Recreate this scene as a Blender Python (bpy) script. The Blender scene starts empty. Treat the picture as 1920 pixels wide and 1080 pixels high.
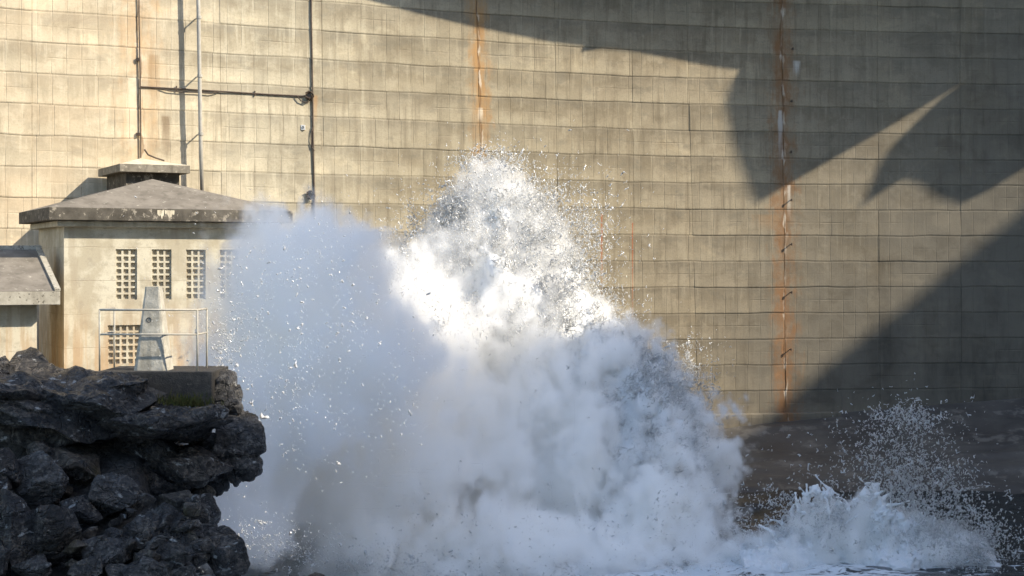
import bpy, bmesh, math, random
import numpy as np
from mathutils import Vector, Matrix

random.seed(7)
rng = np.random.default_rng(7)
scene = bpy.context.scene
col = scene.collection

# ------------------------------------------------------------------ camera
FP = 3000.0          # focal length in photo pixels (photo is 1920 wide)
CZ = 7.8             # lens height above the water (m)
HY = 500.0           # photo row of the horizon
cd = bpy.data.cameras.new('camera')
cam = bpy.data.objects.new('camera', cd)
col.objects.link(cam)
cam.location = (0, 0, CZ)
cam.rotation_euler = (math.radians(90), 0, 0)
cd.sensor_width = 36.0
cd.lens = FP / 1920 * 36
cd.shift_y = -(540 - HY) / 1920
cd.clip_start = 0.1
cd.clip_end = 2000
scene.camera = cam

# ------------------------------------------------------------------ sky, sun, exposure
SUN = Vector((0.79, -0.241, 0.564)).normalized()      # towards the sun
elev = math.asin(SUN.z)
az = math.atan2(SUN.x, SUN.y)
world = bpy.data.worlds.new('World')
scene.world = world
world.use_nodes = True
wn = world.node_tree
bg = wn.nodes['Background']
sky = wn.nodes.new('ShaderNodeTexSky')
sky.sky_type = 'NISHITA'
sky.sun_disc = False
sky.sun_elevation = elev
sky.sun_rotation = az
wn.links.new(sky.outputs[0], bg.inputs[0])
bg.inputs[1].default_value = 0.15
sd = bpy.data.lights.new('sun', 'SUN')
sd.energy = 3.1
sd.angle = math.radians(0.5)
sd.color = (1.0, 0.90, 0.74)
sun = bpy.data.objects.new('sun', sd)
col.objects.link(sun)
sun.rotation_euler = SUN.to_track_quat('Z', 'Y').to_euler()
sun.location = (40, -20, 60)
scene.view_settings.view_transform = 'Standard'
scene.view_settings.look = 'None'
scene.view_settings.gamma = 1
scene.view_settings.use_curve_mapping = False
scene.view_settings.exposure = 1.30
scene.render.engine = 'CYCLES'
cy = scene.cycles
cy.use_denoising = True
cy.max_bounces = 36
cy.diffuse_bounces = 8
cy.glossy_bounces = 3
cy.transmission_bounces = 4
cy.volume_bounces = 32
cy.transparent_max_bounces = 8
cy.volume_step_rate = 2.5
cy.volume_max_steps = 256
cy.sample_clamp_indirect = 6.0

# ------------------------------------------------------------------ helpers
def P(px, py, Y):
    """photo pixel + distance -> world point"""
    return Vector(((px - 960) / FP * Y, Y, CZ + (HY - py) / FP * Y))

def tag(o, label=None, cat=None, group=None, kind=None):
    if label: o['label'] = label
    if cat: o['category'] = cat
    if group: o['group'] = group
    if kind: o['kind'] = kind
    return o

def empty(name, loc=(0, 0, 0), rz=0.0):
    o = bpy.data.objects.new(name, None)
    col.objects.link(o)
    o.location = loc
    o.rotation_euler = (0, 0, rz)
    o.empty_display_size = 0.2
    return o

def link(name, me, mat=None, parent=None):
    o = bpy.data.objects.new(name, me)
    col.objects.link(o)
    if mat and not me.materials:
        me.materials.append(mat)
    if parent: o.parent = parent
    return o

def np_mesh(name, verts, tris, smooth=False, uv=None):
    me = bpy.data.meshes.new(name)
    verts = np.asarray(verts, np.float32); tris = np.asarray(tris, np.int32)
    k = tris.shape[1]
    me.vertices.add(len(verts)); me.vertices.foreach_set('co', verts.ravel())
    me.loops.add(tris.size); me.loops.foreach_set('vertex_index', tris.ravel())
    me.polygons.add(len(tris))
    me.polygons.foreach_set('loop_start', np.arange(0, tris.size, k, dtype=np.int32))
    me.polygons.foreach_set('use_smooth', np.full(len(tris), smooth))
    me.update(calc_edges=True)
    if uv is not None:
        l = me.uv_layers.new(name='UVMap')
        l.data.foreach_set('uv', np.asarray(uv, np.float32)[tris.ravel()].ravel())
    return me

class MB:
    """collects simple solids into one mesh"""
    def __init__(self): self.v = []; self.f = []
    def add(self, vs, fs):
        b = len(self.v); self.v += [tuple(v) for v in vs]; self.f += [tuple(b + i for i in f) for f in fs]
        return self
    def box(self, a, b):
        (x0, y0, z0), (x1, y1, z1) = a, b
        return self.add([(x0,y0,z0),(x1,y0,z0),(x1,y1,z0),(x0,y1,z0),(x0,y0,z1),(x1,y0,z1),(x1,y1,z1),(x0,y1,z1)],
                 [(0,3,2,1),(4,5,6,7),(0,1,5,4),(1,2,6,5),(2,3,7,6),(3,0,4,7)])
    def tube(self, pts, r, n=8):
        pts = [Vector(p) for p in pts]; rings = []
        for i, p in enumerate(pts):
            d = (pts[min(i+1, len(pts)-1)] - pts[max(i-1, 0)]).normalized()
            up = Vector((0,0,1)) if abs(d.z) < .9 else Vector((1,0,0))
            a = d.cross(up).normalized(); b = d.cross(a)
            rr = r[i] if isinstance(r, (list, tuple)) else r
            rings.append([p + (a*math.cos(t) + b*math.sin(t))*rr for t in [2*math.pi*k/n for k in range(n)]])
        vs = [v for ring in rings for v in ring]; fs = []
        for i in range(len(rings)-1):
            for k in range(n):
                fs.append((i*n+k, i*n+(k+1) % n, (i+1)*n+(k+1) % n, (i+1)*n+k))
        fs.append(tuple(range(n))[::-1]); fs.append(tuple((len(rings)-1)*n+k for k in range(n)))
        return self.add(vs, fs)
    def build(self, name, mat, parent=None, bevel=0, smooth=False):
        me = bpy.data.meshes.new(name)
        me.from_pydata(self.v, [], self.f); me.update()
        bm = bmesh.new(); bm.from_mesh(me)
        bmesh.ops.recalc_face_normals(bm, faces=bm.faces)
        if bevel: bmesh.ops.bevel(bm, geom=bm.edges[:], offset=bevel, segments=2, affect='EDGES', profile=.5)
        bm.to_mesh(me); bm.free()
        if smooth: me.polygons.foreach_set('use_smooth', [True]*len(me.polygons))
        return link(name, me, mat, parent)

# --- value noise in numpy
def _hash(ix, iy, iz, seed):
    h = (ix.astype(np.uint32)*np.uint32(374761393) + iy.astype(np.uint32)*np.uint32(668265263)
         + iz.astype(np.uint32)*np.uint32(2147483647) + np.uint32(seed*1274126177 & 0xffffffff))
    h = (h ^ (h >> np.uint32(13)))*np.uint32(1274126177)
    h = (h ^ (h >> np.uint32(16)))*np.uint32(2246822519)
    h = h ^ (h >> np.uint32(15))
    return h.astype(np.float64)/4294967295.0*2-1
def vnoise(p, seed=0):
    i = np.floor(p).astype(np.int64); f = p-i; u = f*f*f*(f*(f*6-15)+10)
    r = 0
    for dx in (0, 1):
        for dy in (0, 1):
            for dz in (0, 1):
                w = (u[..., 0] if dx else 1-u[..., 0])*(u[..., 1] if dy else 1-u[..., 1])*(u[..., 2] if dz else 1-u[..., 2])
                r = r+w*_hash(i[..., 0]+dx, i[..., 1]+dy, i[..., 2]+dz, seed)
    return r
def fbm(p, octaves=4, seed=0, gain=.5):
    a = 1.0; s = 0; q = p*1.0
    for o in range(octaves):
        s = s+a*vnoise(q, seed+o*17); q = q*2.03+11.3; a *= gain
    return s
def sstep(a, b, x):
    t = np.clip((x-a)/(b-a), 0, 1); return t*t*(3-2*t)

# --- shader node helper
class S:
    def __init__(self, name):
        self.m = bpy.data.materials.new(name); self.m.use_nodes = True
        self.t = self.m.node_tree; self.b = self.t.nodes['Principled BSDF']; self.o = self.t.nodes['Material Output']
    def n(self, typ, ins=None, **props):
        x = self.t.nodes.new(typ)
        for k, v in props.items(): setattr(x, k, v)
        for k, v in (ins or {}).items(): self.put(x.inputs[k], v)
        return x
    def put(self, sock, v):
        if isinstance(v, bpy.types.NodeSocket): self.t.links.new(v, sock)
        elif isinstance(v, (tuple, list)) and len(v) == 3 and sock.type == 'RGBA': sock.default_value = (*v, 1)
        else: sock.default_value = v
    def math(self, op, a, b=0.0, c=0.0, clamp=False):
        x = self.n('ShaderNodeMath', operation=op, use_clamp=clamp)
        self.put(x.inputs[0], a); self.put(x.inputs[1], b); self.put(x.inputs[2], c); return x.outputs[0]
    def noise(self, vec, scale, detail=4, rough=.55, dist=0.0, out=0):
        x = self.n('ShaderNodeTexNoise', {'Scale': scale, 'Detail': detail, 'Roughness': rough, 'Distortion': dist})
        if vec is not None: self.put(x.inputs['Vector'], vec)
        return x.outputs[out]
    def map(self, vec, scale=(1, 1, 1), loc=(0, 0, 0)):
        x = self.n('ShaderNodeMapping'); self.put(x.inputs['Vector'], vec)
        x.inputs['Scale'].default_value = scale; x.inputs['Location'].default_value = loc; return x.outputs[0]
    def ss(self, v, a, b, lo=0.0, hi=1.0):
        x = self.n('ShaderNodeMapRange', interpolation_type='SMOOTHSTEP')
        for i, q in enumerate((v, a, b, lo, hi)): self.put(x.inputs[i], q)
        return x.outputs[0]
    def mix(self, f, a, b, blend='MIX'):
        x = self.n('ShaderNodeMix', data_type='RGBA', blend_type=blend)
        self.put(x.inputs[0], f); self.put(x.inputs[6], a); self.put(x.inputs[7], b); return x.outputs[2]
    def obj(self): return self.n('ShaderNodeTexCoord').outputs['Object']
    def pos(self): return self.n('ShaderNodeNewGeometry').outputs['Position']
    def bump(self, h, strength=.5, dist=.02, nrm=None):
        x = self.n('ShaderNodeBump', {'Strength': strength, 'Distance': dist, 'Height': h})
        if nrm is not None: self.put(x.inputs['Normal'], nrm)
        return x.outputs[0]
    def done(self, color, rough=.9, normal=None, spec=.3, metal=0.0):
        self.put(self.b.inputs['Base Color'], color); self.put(self.b.inputs['Roughness'], rough)
        self.put(self.b.inputs['Specular IOR Level'], spec); self.put(self.b.inputs['Metallic'], metal)
        if normal is not None: self.put(self.b.inputs['Normal'], normal)
        return self.m

# ------------------------------------------------------------------ the dam's face as a surface
def D(X):
    X = np.asarray(X, float)
    return 60.07 + .30*X - 1.98*np.log(np.cosh((X-6)/9))
def dD(X): return .30 - .22*np.tanh((np.asarray(X, float)-6)/9)
_xs = np.linspace(-60, 80, 2801); _arc = np.concatenate([[0], np.cumsum(np.hypot(np.diff(_xs), np.diff(D(_xs))))])
_arc -= np.interp(0, _xs, _arc)
def arc(X): return np.interp(X, _xs, _arc)
def dam_hit(px, py=500):
    Y = 60.0
    for _ in range(60): Y = float(D((px-960)/FP*Y))
    return P(px, py, Y)
def dam_pt(X, z, off=0.0):
    """point on the face at X, height z, pushed out towards the river by off"""
    s = dD(X); k = 1/np.sqrt(1+s*s)
    return np.stack([X+off*s*k, D(X)-off*k, z+0*X], -1)
def on_dam(px, py, off=0.0):
    h = dam_hit(px, py); return Vector(dam_pt(np.array(h.x), np.array(h.z), off).tolist())

# ------------------------------------------------------------------ materials
def mat_dam():
    s = S('dam_concrete')
    uv = s.n('ShaderNodeUVMap').outputs[0]
    sx = s.n('ShaderNodeSeparateXYZ', {0: uv}); u, v = sx.outputs[0], sx.outputs[1]
    LZ, LH = 8.01, 1.016
    row = s.math('DIVIDE', s.math('SUBTRACT', v, LZ), LH)
    rowi = s.math('FLOOR', row); rowf = s.math('FRACT', row)
    wob = s.noise(s.map(uv, (.7, 3, 1)), 1.0, 3)
    # board columns, shifted a little row by row
    shift = s.n('ShaderNodeTexWhiteNoise', {'W': rowi}, noise_dimensions='1D').outputs[0]
    bc = s.math('ADD', s.math('DIVIDE', u, .49), s.math('ADD', s.math('MULTIPLY', shift, .22), s.math('MULTIPLY', wob, .05)))
    bi = s.math('FLOOR', bc); bf = s.math('FRACT', bc)
    cellv = s.n('ShaderNodeCombineXYZ', {0: bi, 1: rowi}).outputs[0]
    cell = s.n('ShaderNodeTexWhiteNoise', {'Vector': cellv}, noise_dimensions='2D').outputs[0]
    edge = s.math('ABSOLUTE', s.math('SUBTRACT', bf, .5))
    brk = s.noise(s.map(uv, (2.4, .9, 1)), 1.0, 2)
    vline = s.math('MULTIPLY', s.ss(edge, .465, .498), s.ss(brk, .32, .66))
    half = s.math('ABSOLUTE', s.math('SUBTRACT', s.math('ADD', rowf, s.math('MULTIPLY', wob, .03)), .52))
    hline = s.math('MULTIPLY', s.ss(half, .03, .008), s.ss(s.noise(s.map(uv, (.55, 1, 1)), 1.0, 3), .45, .75, 0, .55))
    lines = s.math('MAXIMUM', vline, hline)
    # colour
    big = s.noise(s.map(uv, (.16, .3, 1)), 1.0, 4, .6)
    med = s.noise(s.map(uv, (1.6, 1.3, 1)), 1.0, 6, .62)
    fine = s.noise(uv, 14.0, 5, .7)
    streak = s.noise(s.map(uv, (4.2, .35, 1)), 1.0, 5, .6)
    c = s.mix(s.ss(big, .40, .60), (.36, .322, .245), (.455, .42, .335))
    c = s.mix(s.ss(med, .47, .62, 0, .8), c, (.53, .49, .39))
    c = s.mix(s.ss(s.noise(s.map(uv, (.9, 2.1, 1), (4, 9, 0)), 1.0, 6, .66), .50, .64, 0, .65), c, (.315, .30, .25))
    # every lift: greyer at its top, paler at its foot
    foot = s.ss(s.math('ADD', rowf, s.math('MULTIPLY', s.math('SUBTRACT', med, .5), .9)), .62, .12)
    c = s.mix(s.math('MULTIPLY', foot, .50), c, (.62, .57, .445))
    top = s.ss(s.math('ADD', rowf, s.math('MULTIPLY', s.math('SUBTRACT', med, .5), .5)), .6, 1.0)
    c = s.mix(s.math('MULTIPLY', top, .50), c, (.28, .262, .215))
    c = s.mix(s.ss(cell, .5, 1, 0, .30), c, (.30, .275, .215))
    c = s.mix(s.ss(streak, .52, .66, 0, .5), c, (.27, .24, .185))
    c = s.mix(s.ss(streak, .46, .34, 0, .5), c, (.58, .545, .44))
    c = s.mix(s.math('MULTIPLY', lines, .30), c, (.20, .175, .135))
    c = s.mix(s.ss(fine, .47, .65, 0, .30), c, (.25, .23, .185))
    # concrete darkens to the right; hill shade at the foot is deepened in colour
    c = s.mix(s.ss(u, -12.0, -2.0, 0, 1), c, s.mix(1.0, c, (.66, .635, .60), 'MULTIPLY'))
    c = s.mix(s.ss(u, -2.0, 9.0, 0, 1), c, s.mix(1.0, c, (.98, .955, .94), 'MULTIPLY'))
    foot_shade = s.math('ADD', u, s.math('MULTIPLY', v, -.9))
    c = s.mix(s.math('MULTIPLY', s.ss(foot_shade, -2.5, 14.5), s.ss(big, .25, .55, .45, .85)), c, (.030, .032, .034))
    damp_shade = s.math('MULTIPLY', s.ss(s.math('ADD', u, s.math('MULTIPLY', v, -.45)), 2.0, 13.0),
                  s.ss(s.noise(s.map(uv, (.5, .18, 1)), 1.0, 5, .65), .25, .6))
    c = s.mix(s.math('MULTIPLY', damp_shade, .55), c, (.20, .185, .155))
    # pink-brown cement tint along the left bank
    warm = s.ss(u, -9.0, -17.0)
    c = s.mix(s.math('MULTIPLY', warm, s.ss(big, .35, .65, .1, .55)), c, (.60, .47, .32))
    def stain(pxa, pya, pxb, pyb, w, amt, lime, colr):
        nonlocal c
        a, b = dam_hit(pxa, pya), dam_hit(pxb, pyb)
        ua, ub = float(arc(a.x)), float(arc(b.x)); k = (ub-ua)/(b.z-a.z)
        u0 = s.math('ADD', s.math('MULTIPLY', s.math('SUBTRACT', v, a.z), k), ua)
        wv = s.noise(s.map(uv, (0.0, .8, 1), (pxa*.1, 0, 0)), 1.0, 3)
        du = s.math('SUBTRACT', u, s.math('ADD', u0, s.math('MULTIPLY', s.math('SUBTRACT', wv, .5), w*.5)))
        ad = s.math('ABSOLUTE', du)
        nz = s.noise(s.map(uv, (5.0, .7, 1)), 1.0, 5, .65)
        nz2 = s.noise(s.map(uv, (2.2, 1.6, 1), (pxa, 3, 0)), 1.0, 6, .7)
        jag = s.math('ADD', s.math('MULTIPLY', s.math('SUBTRACT', nz, .5), w*1.6), s.math('MULTIPLY', s.math('SUBTRACT', nz2, .5), w*2.2))
        m = s.ss(s.math('ADD', ad, jag), w*.95, w*-.15)
        m = s.math('MULTIPLY', m, s.ss(s.noise(s.map(uv, (.5, .42, 1), (pxa, 0, 0)), 1.0, 5, .65), .34, .54, .35, 1))
        c = s.mix(s.math('MULTIPLY', m, amt), c, colr)
        dark = s.ss(ad, .05, .015)
        c = s.mix(s.math('MULTIPLY', dark, .6), c, (.14, .08, .04))
        m2 = s.ss(s.math('ADD', s.math('ABSOLUTE', s.math('SUBTRACT', du, .03)), s.math('MULTIPLY', s.math('SUBTRACT', s.noise(s.map(uv, (7, 1.6, 1)), 1.0, 4), .5), .5)), lime, lime*-.6)
        c = s.mix(s.math('MULTIPLY', m2, s.ss(s.noise(s.map(uv, (1, 1.1, 1), (0, pxa, 0)), 1.0, 3), .42, .58, .1, .6)), c, (.68, .62, .53))
    # two short rust runs
    def run(px, y0, y1, w, colr=(.34, .10, .04), amt=.8):
        nonlocal c
        a, b = dam_hit(px, y0), dam_hit(px, y1); u0 = float(arc(a.x))
        nz = s.math('MULTIPLY', s.math('SUBTRACT', s.noise(s.map(uv, (6.0, .8, 1)), 1.0, 5, .65), .5), w*2.2)
        m = s.math('MULTIPLY', s.ss(s.math('ADD', s.math('ABSOLUTE', s.math('SUBTRACT', u, u0)), nz), w, w*.2),
                   s.math('MULTIPLY', s.ss(v, a.z, a.z-.1), s.ss(v, b.z, a.z-.2)))
        c = s.mix(s.math('MULTIPLY', m, amt), c, colr)
    stain(893, 0, 905, 320, .62, .95, .035, (.37, .225, .105))
    stain(1466, 0, 1473, 770, .80, .95, .06, (.235, .130, .066))
    stain(258, 0, 263, 300, 1.1, .45, .16, (.50, .32, .17)); run(247, 140, 330, .30, (.66, .61, .50), .55)
    run(591, 176, 245, .12, (.42, .24, .11), .5)
    run(1493, 112, 150, .17, (.55, .54, .51), .8); run(1463, 205, 330, .13, (.50, .49, .47), .75); run(1480, 345, 420, .10, (.62, .58, .52), .7); run(900, 200, 235, .14, (.62, .56, .46), .7)
    run(1440, 400, 440, .8, (.28, .18, .10), .45); run(1128, 400, 600, .05); run(1186, 415, 700, .035); run(288, 100, 330, .26, (.30, .20, .11), .6); run(311, 215, 330, .22, (.17, .12, .075), .7)
    c = s.mix(1.0, c, (1.07, 1.035, .965), 'MULTIPLY')
    blot = s.noise(s.map(uv, (.55, .75, 1), (31, 7, 0)), 1.0, 7, .68, .5)
    c = s.mix(s.ss(blot, .50, .63, 0, .42), c, s.mix(1.0, c, (.66, .64, .62), 'MULTIPLY'))
    c = s.mix(s.ss(blot, .45, .35, 0, .6), c, s.mix(1.0, c, (1.25, 1.23, 1.19), 'MULTIPLY'))
    h = s.math('ADD', s.math('MULTIPLY', fine, .5), s.math('MULTIPLY', lines, -1.6))
    h = s.math('ADD', h, s.math('ADD', s.math('MULTIPLY', med, 1.1), s.math('MULTIPLY', cell, .35)))
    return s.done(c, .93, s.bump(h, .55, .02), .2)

def mat_plain(name, c1, c2, scale=6, rough=.9, c3=None, spots=None, bump=.3, bd=.01, spec=.3):
    s = S(name); o = s.pos()
    a = s.noise(o, scale, 6, .62); b = s.noise(o, scale*6, 5, .65)
    c = s.mix(s.ss(a, .3, .7), c1, c2)
    if c3: c = s.mix(s.ss(s.noise(s.map(o, (3, 3, .5)), 1.5, 5), .52, .72, 0, .6), c, c3)
    if spots: c = s.mix(s.ss(s.noise(o, scale*2.2, 7, .7), spots[1], spots[1]+.07), c, spots[0])
    h = s.math('ADD', a, s.math('MULTIPLY', b, .5))
    return s.done(c, rough, s.bump(h, bump, bd), spec)

def mat_plaster():
    s = S('house_plaster'); o = s.pos(); z = s.n('ShaderNodeSeparateXYZ', {0: o}).outputs[2]
    a = s.noise(o, 1.4, 6, .6); b = s.noise(o, 22, 5, .7); st = s.noise(s.map(o, (5, 5, .5)), 1.0, 5)
    c = s.mix(s.ss(a, .40, .60), (.42, .372, .275), (.56, .515, .40))
    c = s.mix(s.ss(st, .50, .64, 0, .55), c, (.36, .305, .22))
    c = s.mix(s.ss(s.noise(o, 3.3, 8, .7), .54, .62, 0, .45), c, (.32, .285, .22))
    c = s.mix(s.ss(b, .52, .66, 0, .4), c, (.33, .29, .225))
    zz = s.math('ADD', z, s.math('MULTIPLY', s.noise(s.map(o, (2, 2, 0)), 1.0, 3), .06))
    g = s.math('ABSOLUTE', s.math('SUBTRACT', s.math('FRACT', s.math('DIVIDE', zz, .93)), .5))
    ln = s.math('MULTIPLY', s.ss(g, .485, .497), s.ss(s.noise(s.map(o, (.9, .9, .9)), 1.0, 2), .35, .55))
    c = s.mix(s.math('MULTIPLY', ln, .45), c, (.25, .2, .14))
    c = s.mix(s.math('MULTIPLY', s.ss(z, 7.2, 5.0), s.ss(st, .40, .58, .1, .7)), c, (.45, .30, .165))
    return s.done(c, .92, s.bump(s.math('ADD', b, s.math('MULTIPLY', ln, -1.5)), .35, .01), .2)

def mat_rock(name, dark, mid, lite, lich=.69, rough=(.28, .7), strata=5.0, moss=0.0):
    s = S(name); o = s.pos()
    w = s.noise(o, .9, 4, .6, 0, 1)
    wp = s.n('ShaderNodeVectorMath', {0: o, 1: w}, operation='ADD').outputs[0]
    lay = s.noise(s.map(wp, (.8, .8, strata)), 1.3, 8, .66)
    a = s.noise(o, 2.2, 8, .66); b = s.noise(o, 13, 8, .72)
    c = s.mix(s.ss(lay, .42, .60), dark, mid)
    c = s.mix(s.ss(b, .47, .64, 0, .85), c, lite)
    c = s.mix(s.ss(a, .52, .40, 0, .85), c, dark)
    if moss: c = s.mix(s.ss(s.noise(o, 1.7, 6, .6), .58, .68, 0, moss), c, (.085, .075, .02))
    sp = s.ss(s.noise(s.map(o, (1, 1, 1.8)), 3.1, 9, .68, .4), lich, lich+.05)
    c = s.mix(s.math('MULTIPLY', sp, .85), c, (.42, .42, .40))
    r = s.ss(s.noise(o, 4.0, 6, .6), .4, .6, rough[0], rough[1])
    v = s.n('ShaderNodeTexVoronoi', {'Vector': wp, 'Scale': 2.3}, feature='DISTANCE_TO_EDGE').outputs[0]
    crack = s.ss(v, .0, .045)
    h = s.math('ADD', s.math('MULTIPLY', lay, 1.5), s.math('ADD', s.math('MULTIPLY', b, .7), s.math('MULTIPLY', crack, .35)))
    return s.done(c, r, s.bump(h, 1.0, .11), .5)

def mat_foam():
    s = S('foam_water'); o = s.pos()
    n = s.noise(o, 5.0, 8, .7); n2 = s.noise(o, 1.1, 4, .6)
    c = s.mix(s.ss(n2, .35, .65), (.90, .91, .91), (.95, .95, .95))
    s.t.nodes.remove(s.b)
    bmp = s.bump(n, .6, .06)
    d = s.n('ShaderNodeBsdfDiffuse', {'Color': c, 'Normal': bmp}); tr = s.n('ShaderNodeBsdfTranslucent', {'Color': c})
    m = s.n('ShaderNodeMixShader', {0: .36, 1: d.outputs[0], 2: tr.outputs[0]})
    g = s.n('ShaderNodeBsdfGlossy', {'Roughness': .35}); m2 = s.n('ShaderNodeMixShader', {0: .03, 1: m.outputs[0], 2: g.outputs[0]})
    s.t.links.new(m2.outputs[0], s.o.inputs[0]); return s.m

def mat_drop():
    s = S('spray_water'); s.t.nodes.remove(s.b)
    d = s.n('ShaderNodeBsdfDiffuse', {'Color': (.90, .90, .89)}); tr = s.n('ShaderNodeBsdfTranslucent', {'Color': (.90, .90, .89)})
    m = s.n('ShaderNodeMixShader', {0: .45, 1: d.outputs[0], 2: tr.outputs[0]})
    g = s.n('ShaderNodeBsdfGlossy', {'Roughness': .15}); m2 = s.n('ShaderNodeMixShader', {0: .10, 1: m.outputs[0], 2: g.outputs[0]})
    tp = s.n('ShaderNodeBsdfTransparent'); m3 = s.n('ShaderNodeMixShader', {0: .12, 1: m2.outputs[0], 2: tp.outputs[0]})
    s.t.links.new(m3.outputs[0], s.o.inputs[0]); return s.m

def mat_water():
    s = S('river_water'); o = s.pos()
    n = s.noise(s.map(o, (1, 1.6, 1)), 1.3, 7, .62); f = s.noise(s.map(o, (.8, 2.0, 1)), 1.6, 8, .68, .6)
    sp = s.n('ShaderNodeSeparateXYZ', {0: o}); ex = s.math('ABSOLUTE', s.math('SUBTRACT', sp.outputs[0], -.5))
    thr = s.math('ADD', s.ss(ex, 7.0, 13.0, .36, .55), s.ss(sp.outputs[1], 43, 47, 0, .2))
    fm = s.ss(s.math('SUBTRACT', f, thr), 0.0, .10)
    c = s.mix(fm, (.018, .024, .028), (.62, .66, .68))
    r = s.ss(fm, 0, 1, .12, .7)
    return s.done(c, r, s.bump(n, .8, .18), .5)

def mat_volume(dens):
    s = S('mist'); s.t.nodes.remove(s.b)
    a = s.n('ShaderNodeAttribute', attribute_name='density').outputs['Fac']
    v = s.n('ShaderNodeVolumePrincipled', {'Color': (.9985, .9945, .984), 'Density': s.math('MULTIPLY', a, dens), 'Anisotropy': .0})
    v.inputs['Density Attribute'].default_value = ''
    s.t.links.new(v.outputs[0], s.o.inputs['Volume']); return s.m

M = {}
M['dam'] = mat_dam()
M['plaster'] = mat_plaster()
M['roof'] = mat_plain('roof_concrete', (.15, .132, .108), (.225, .20, .165), 2.0, .9, (.10, .09, .072), ((.38, .35, .29), .60), .4, .015)
M['fascia'] = mat_plain('fascia_concrete', (.060, .053, .042), (.13, .115, .092), 2.3, .92, (.05, .045, .038), ((.30, .265, .21), .555), .5, .02)
M['fascia_pale'] = mat_plain('pale_fascia_concrete', (.30, .275, .22), (.42, .39, .32), 4.0, .92, (.2, .18, .14), ((.09, .08, .062), .57), .4, .02)
M['hut_fascia'] = mat_plain('weathered_fascia', (.17, .15, .115), (.27, .24, .19), 4.0, .92, (.10, .09, .07), ((.40, .36, .28), .57), .4, .02)
M['lime_roof'] = mat_plain('lime_stained_concrete', (.50, .44, .32), (.66, .60, .46), 3.0, .9, (.3, .25, .18), None, .3, .015)
M['pillar'] = mat_plain('pillar_concrete', (.30, .28, .23), (.46, .43, .36), 5.0, .9, (.18, .16, .12), ((.62, .60, .54), .60), .7, .02)
M['dark_recess'] = mat_plain('grille_back', (.44, .40, .31), (.50, .45, .36), 4, .95)
M['rail'] = mat_plain('painted_rail', (.34, .31, .25), (.45, .42, .35), 12, .6, None, ((.30, .14, .07), .70), .15, .004)
M['pipe'] = mat_plain('grey_pipe', (.34, .32, .28), (.42, .40, .35), 5, .5, None, ((.25, .13, .07), .72), .1, .003)
M['conduit'] = mat_plain('dark_conduit', (.06, .045, .035), (.10, .07, .05), 5, .6)
M['plate'] = mat_plain('white_plate', (.75, .74, .70), (.78, .77, .73), 8, .5)
M['ink'] = mat_plain('dark_paint', (.05, .045, .04), (.07, .06, .05), 8, .8)
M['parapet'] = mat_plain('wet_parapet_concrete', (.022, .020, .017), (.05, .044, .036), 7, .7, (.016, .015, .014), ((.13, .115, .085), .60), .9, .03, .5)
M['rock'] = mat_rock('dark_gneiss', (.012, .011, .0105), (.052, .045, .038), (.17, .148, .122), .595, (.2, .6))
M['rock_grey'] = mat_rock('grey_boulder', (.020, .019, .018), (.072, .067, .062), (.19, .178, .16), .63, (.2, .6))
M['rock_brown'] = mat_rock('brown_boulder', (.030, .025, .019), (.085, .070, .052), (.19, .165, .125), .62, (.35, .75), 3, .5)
M['apron'] = mat_plain('worn_apron_rock', (.055, .050, .045), (.10, .092, .08), .55, .5, (.06, .055, .05), ((.15, .137, .118), .535), .5, .05, .5)
M['hill'] = mat_rock('hill_rock', (.09, .08, .06), (.13, .12, .09), (.16, .15, .11), .75, (.8, .95))
M['soil'] = mat_rock('bank_ground', (.02, .019, .018), (.05, .046, .042), (.09, .084, .075), .74, (.5, .85))
M['foam'] = mat_foam(); M['drop'] = mat_drop(); M['water'] = mat_water()
M['moss'] = mat_plain('moss', (.05, .06, .012), (.10, .085, .025), 9, .95)

# ------------------------------------------------------------------ river, bank, apron, hill (the setting)
def grid_mesh(name, xs, ys, hf, smooth=True):
    X, Y = np.meshgrid(xs, ys, indexing='ij'); Z = hf(X, Y)
    v = np.stack([X, Y, Z], -1).reshape(-1, 3); nx, ny = len(xs), len(ys)
    i = (np.arange(nx-1)[:, None]*ny+np.arange(ny-1)[None]).ravel()
    return np_mesh(name, v, np.stack([i, i+ny, i+ny+1, i+1], -1), smooth)

def hw(X, Y):
    p = np.stack([X*.5, Y*.8, 0*X], -1)
    near = np.exp(-((X-1)/9)**2-((Y-45)/9)**2)
    return .10*fbm(p, 4, 3)+near*.28*(fbm(p*1.7, 4, 9)+.2)
xs = np.concatenate([np.linspace(-400, -16, 14), np.linspace(-14, 24, 190), np.linspace(26, 400, 14)])
ys = np.concatenate([np.linspace(-300, 20, 14), np.linspace(22, 66, 200)])
river = link('river_water', grid_mesh('river_water', xs, ys, hw), M['water'])
tag(river, 'dark churned river water flecked with foam below the dam', 'water', kind='structure')

def hbank(X, Y):
    p = np.stack([X*.45, Y*.45, 0*X], -1)
    n = fbm(p, 5, 21)
    edge = np.interp(Y, [0, 24, 28, 30, 32, 40, 43, 60], [-4.5, -5.2, -6.0, -6.4, -8.2, -8.2, -5.8, -5.8])+.4*vnoise(np.stack([Y*.4, 0*Y, 0*Y], -1), 5)
    plate = np.where(Y > 33, 4.7, 5.45)
    front = np.interp(Y, [0, 15, 22, 25, 27.4, 28.6], [-1.5, 0.2, 1.9, 3.1, 4.4, 5.3])
    h = np.minimum(plate, front)
    drop = sstep(edge+.7, edge-.5, X)
    h = h*drop+(-2.5)*(1-drop)
    return h+.32*n
bank = link('rock_bank', grid_mesh('rock_bank', np.concatenate([np.linspace(-120, -22, 12), np.linspace(-20, -3, 110)]),
            np.concatenate([np.linspace(-60, 10, 8), np.linspace(12, 62, 220)]), hbank), M['soil'])
tag(bank, 'dark broken rock bank carrying the houses', 'bank', kind='structure')

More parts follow.
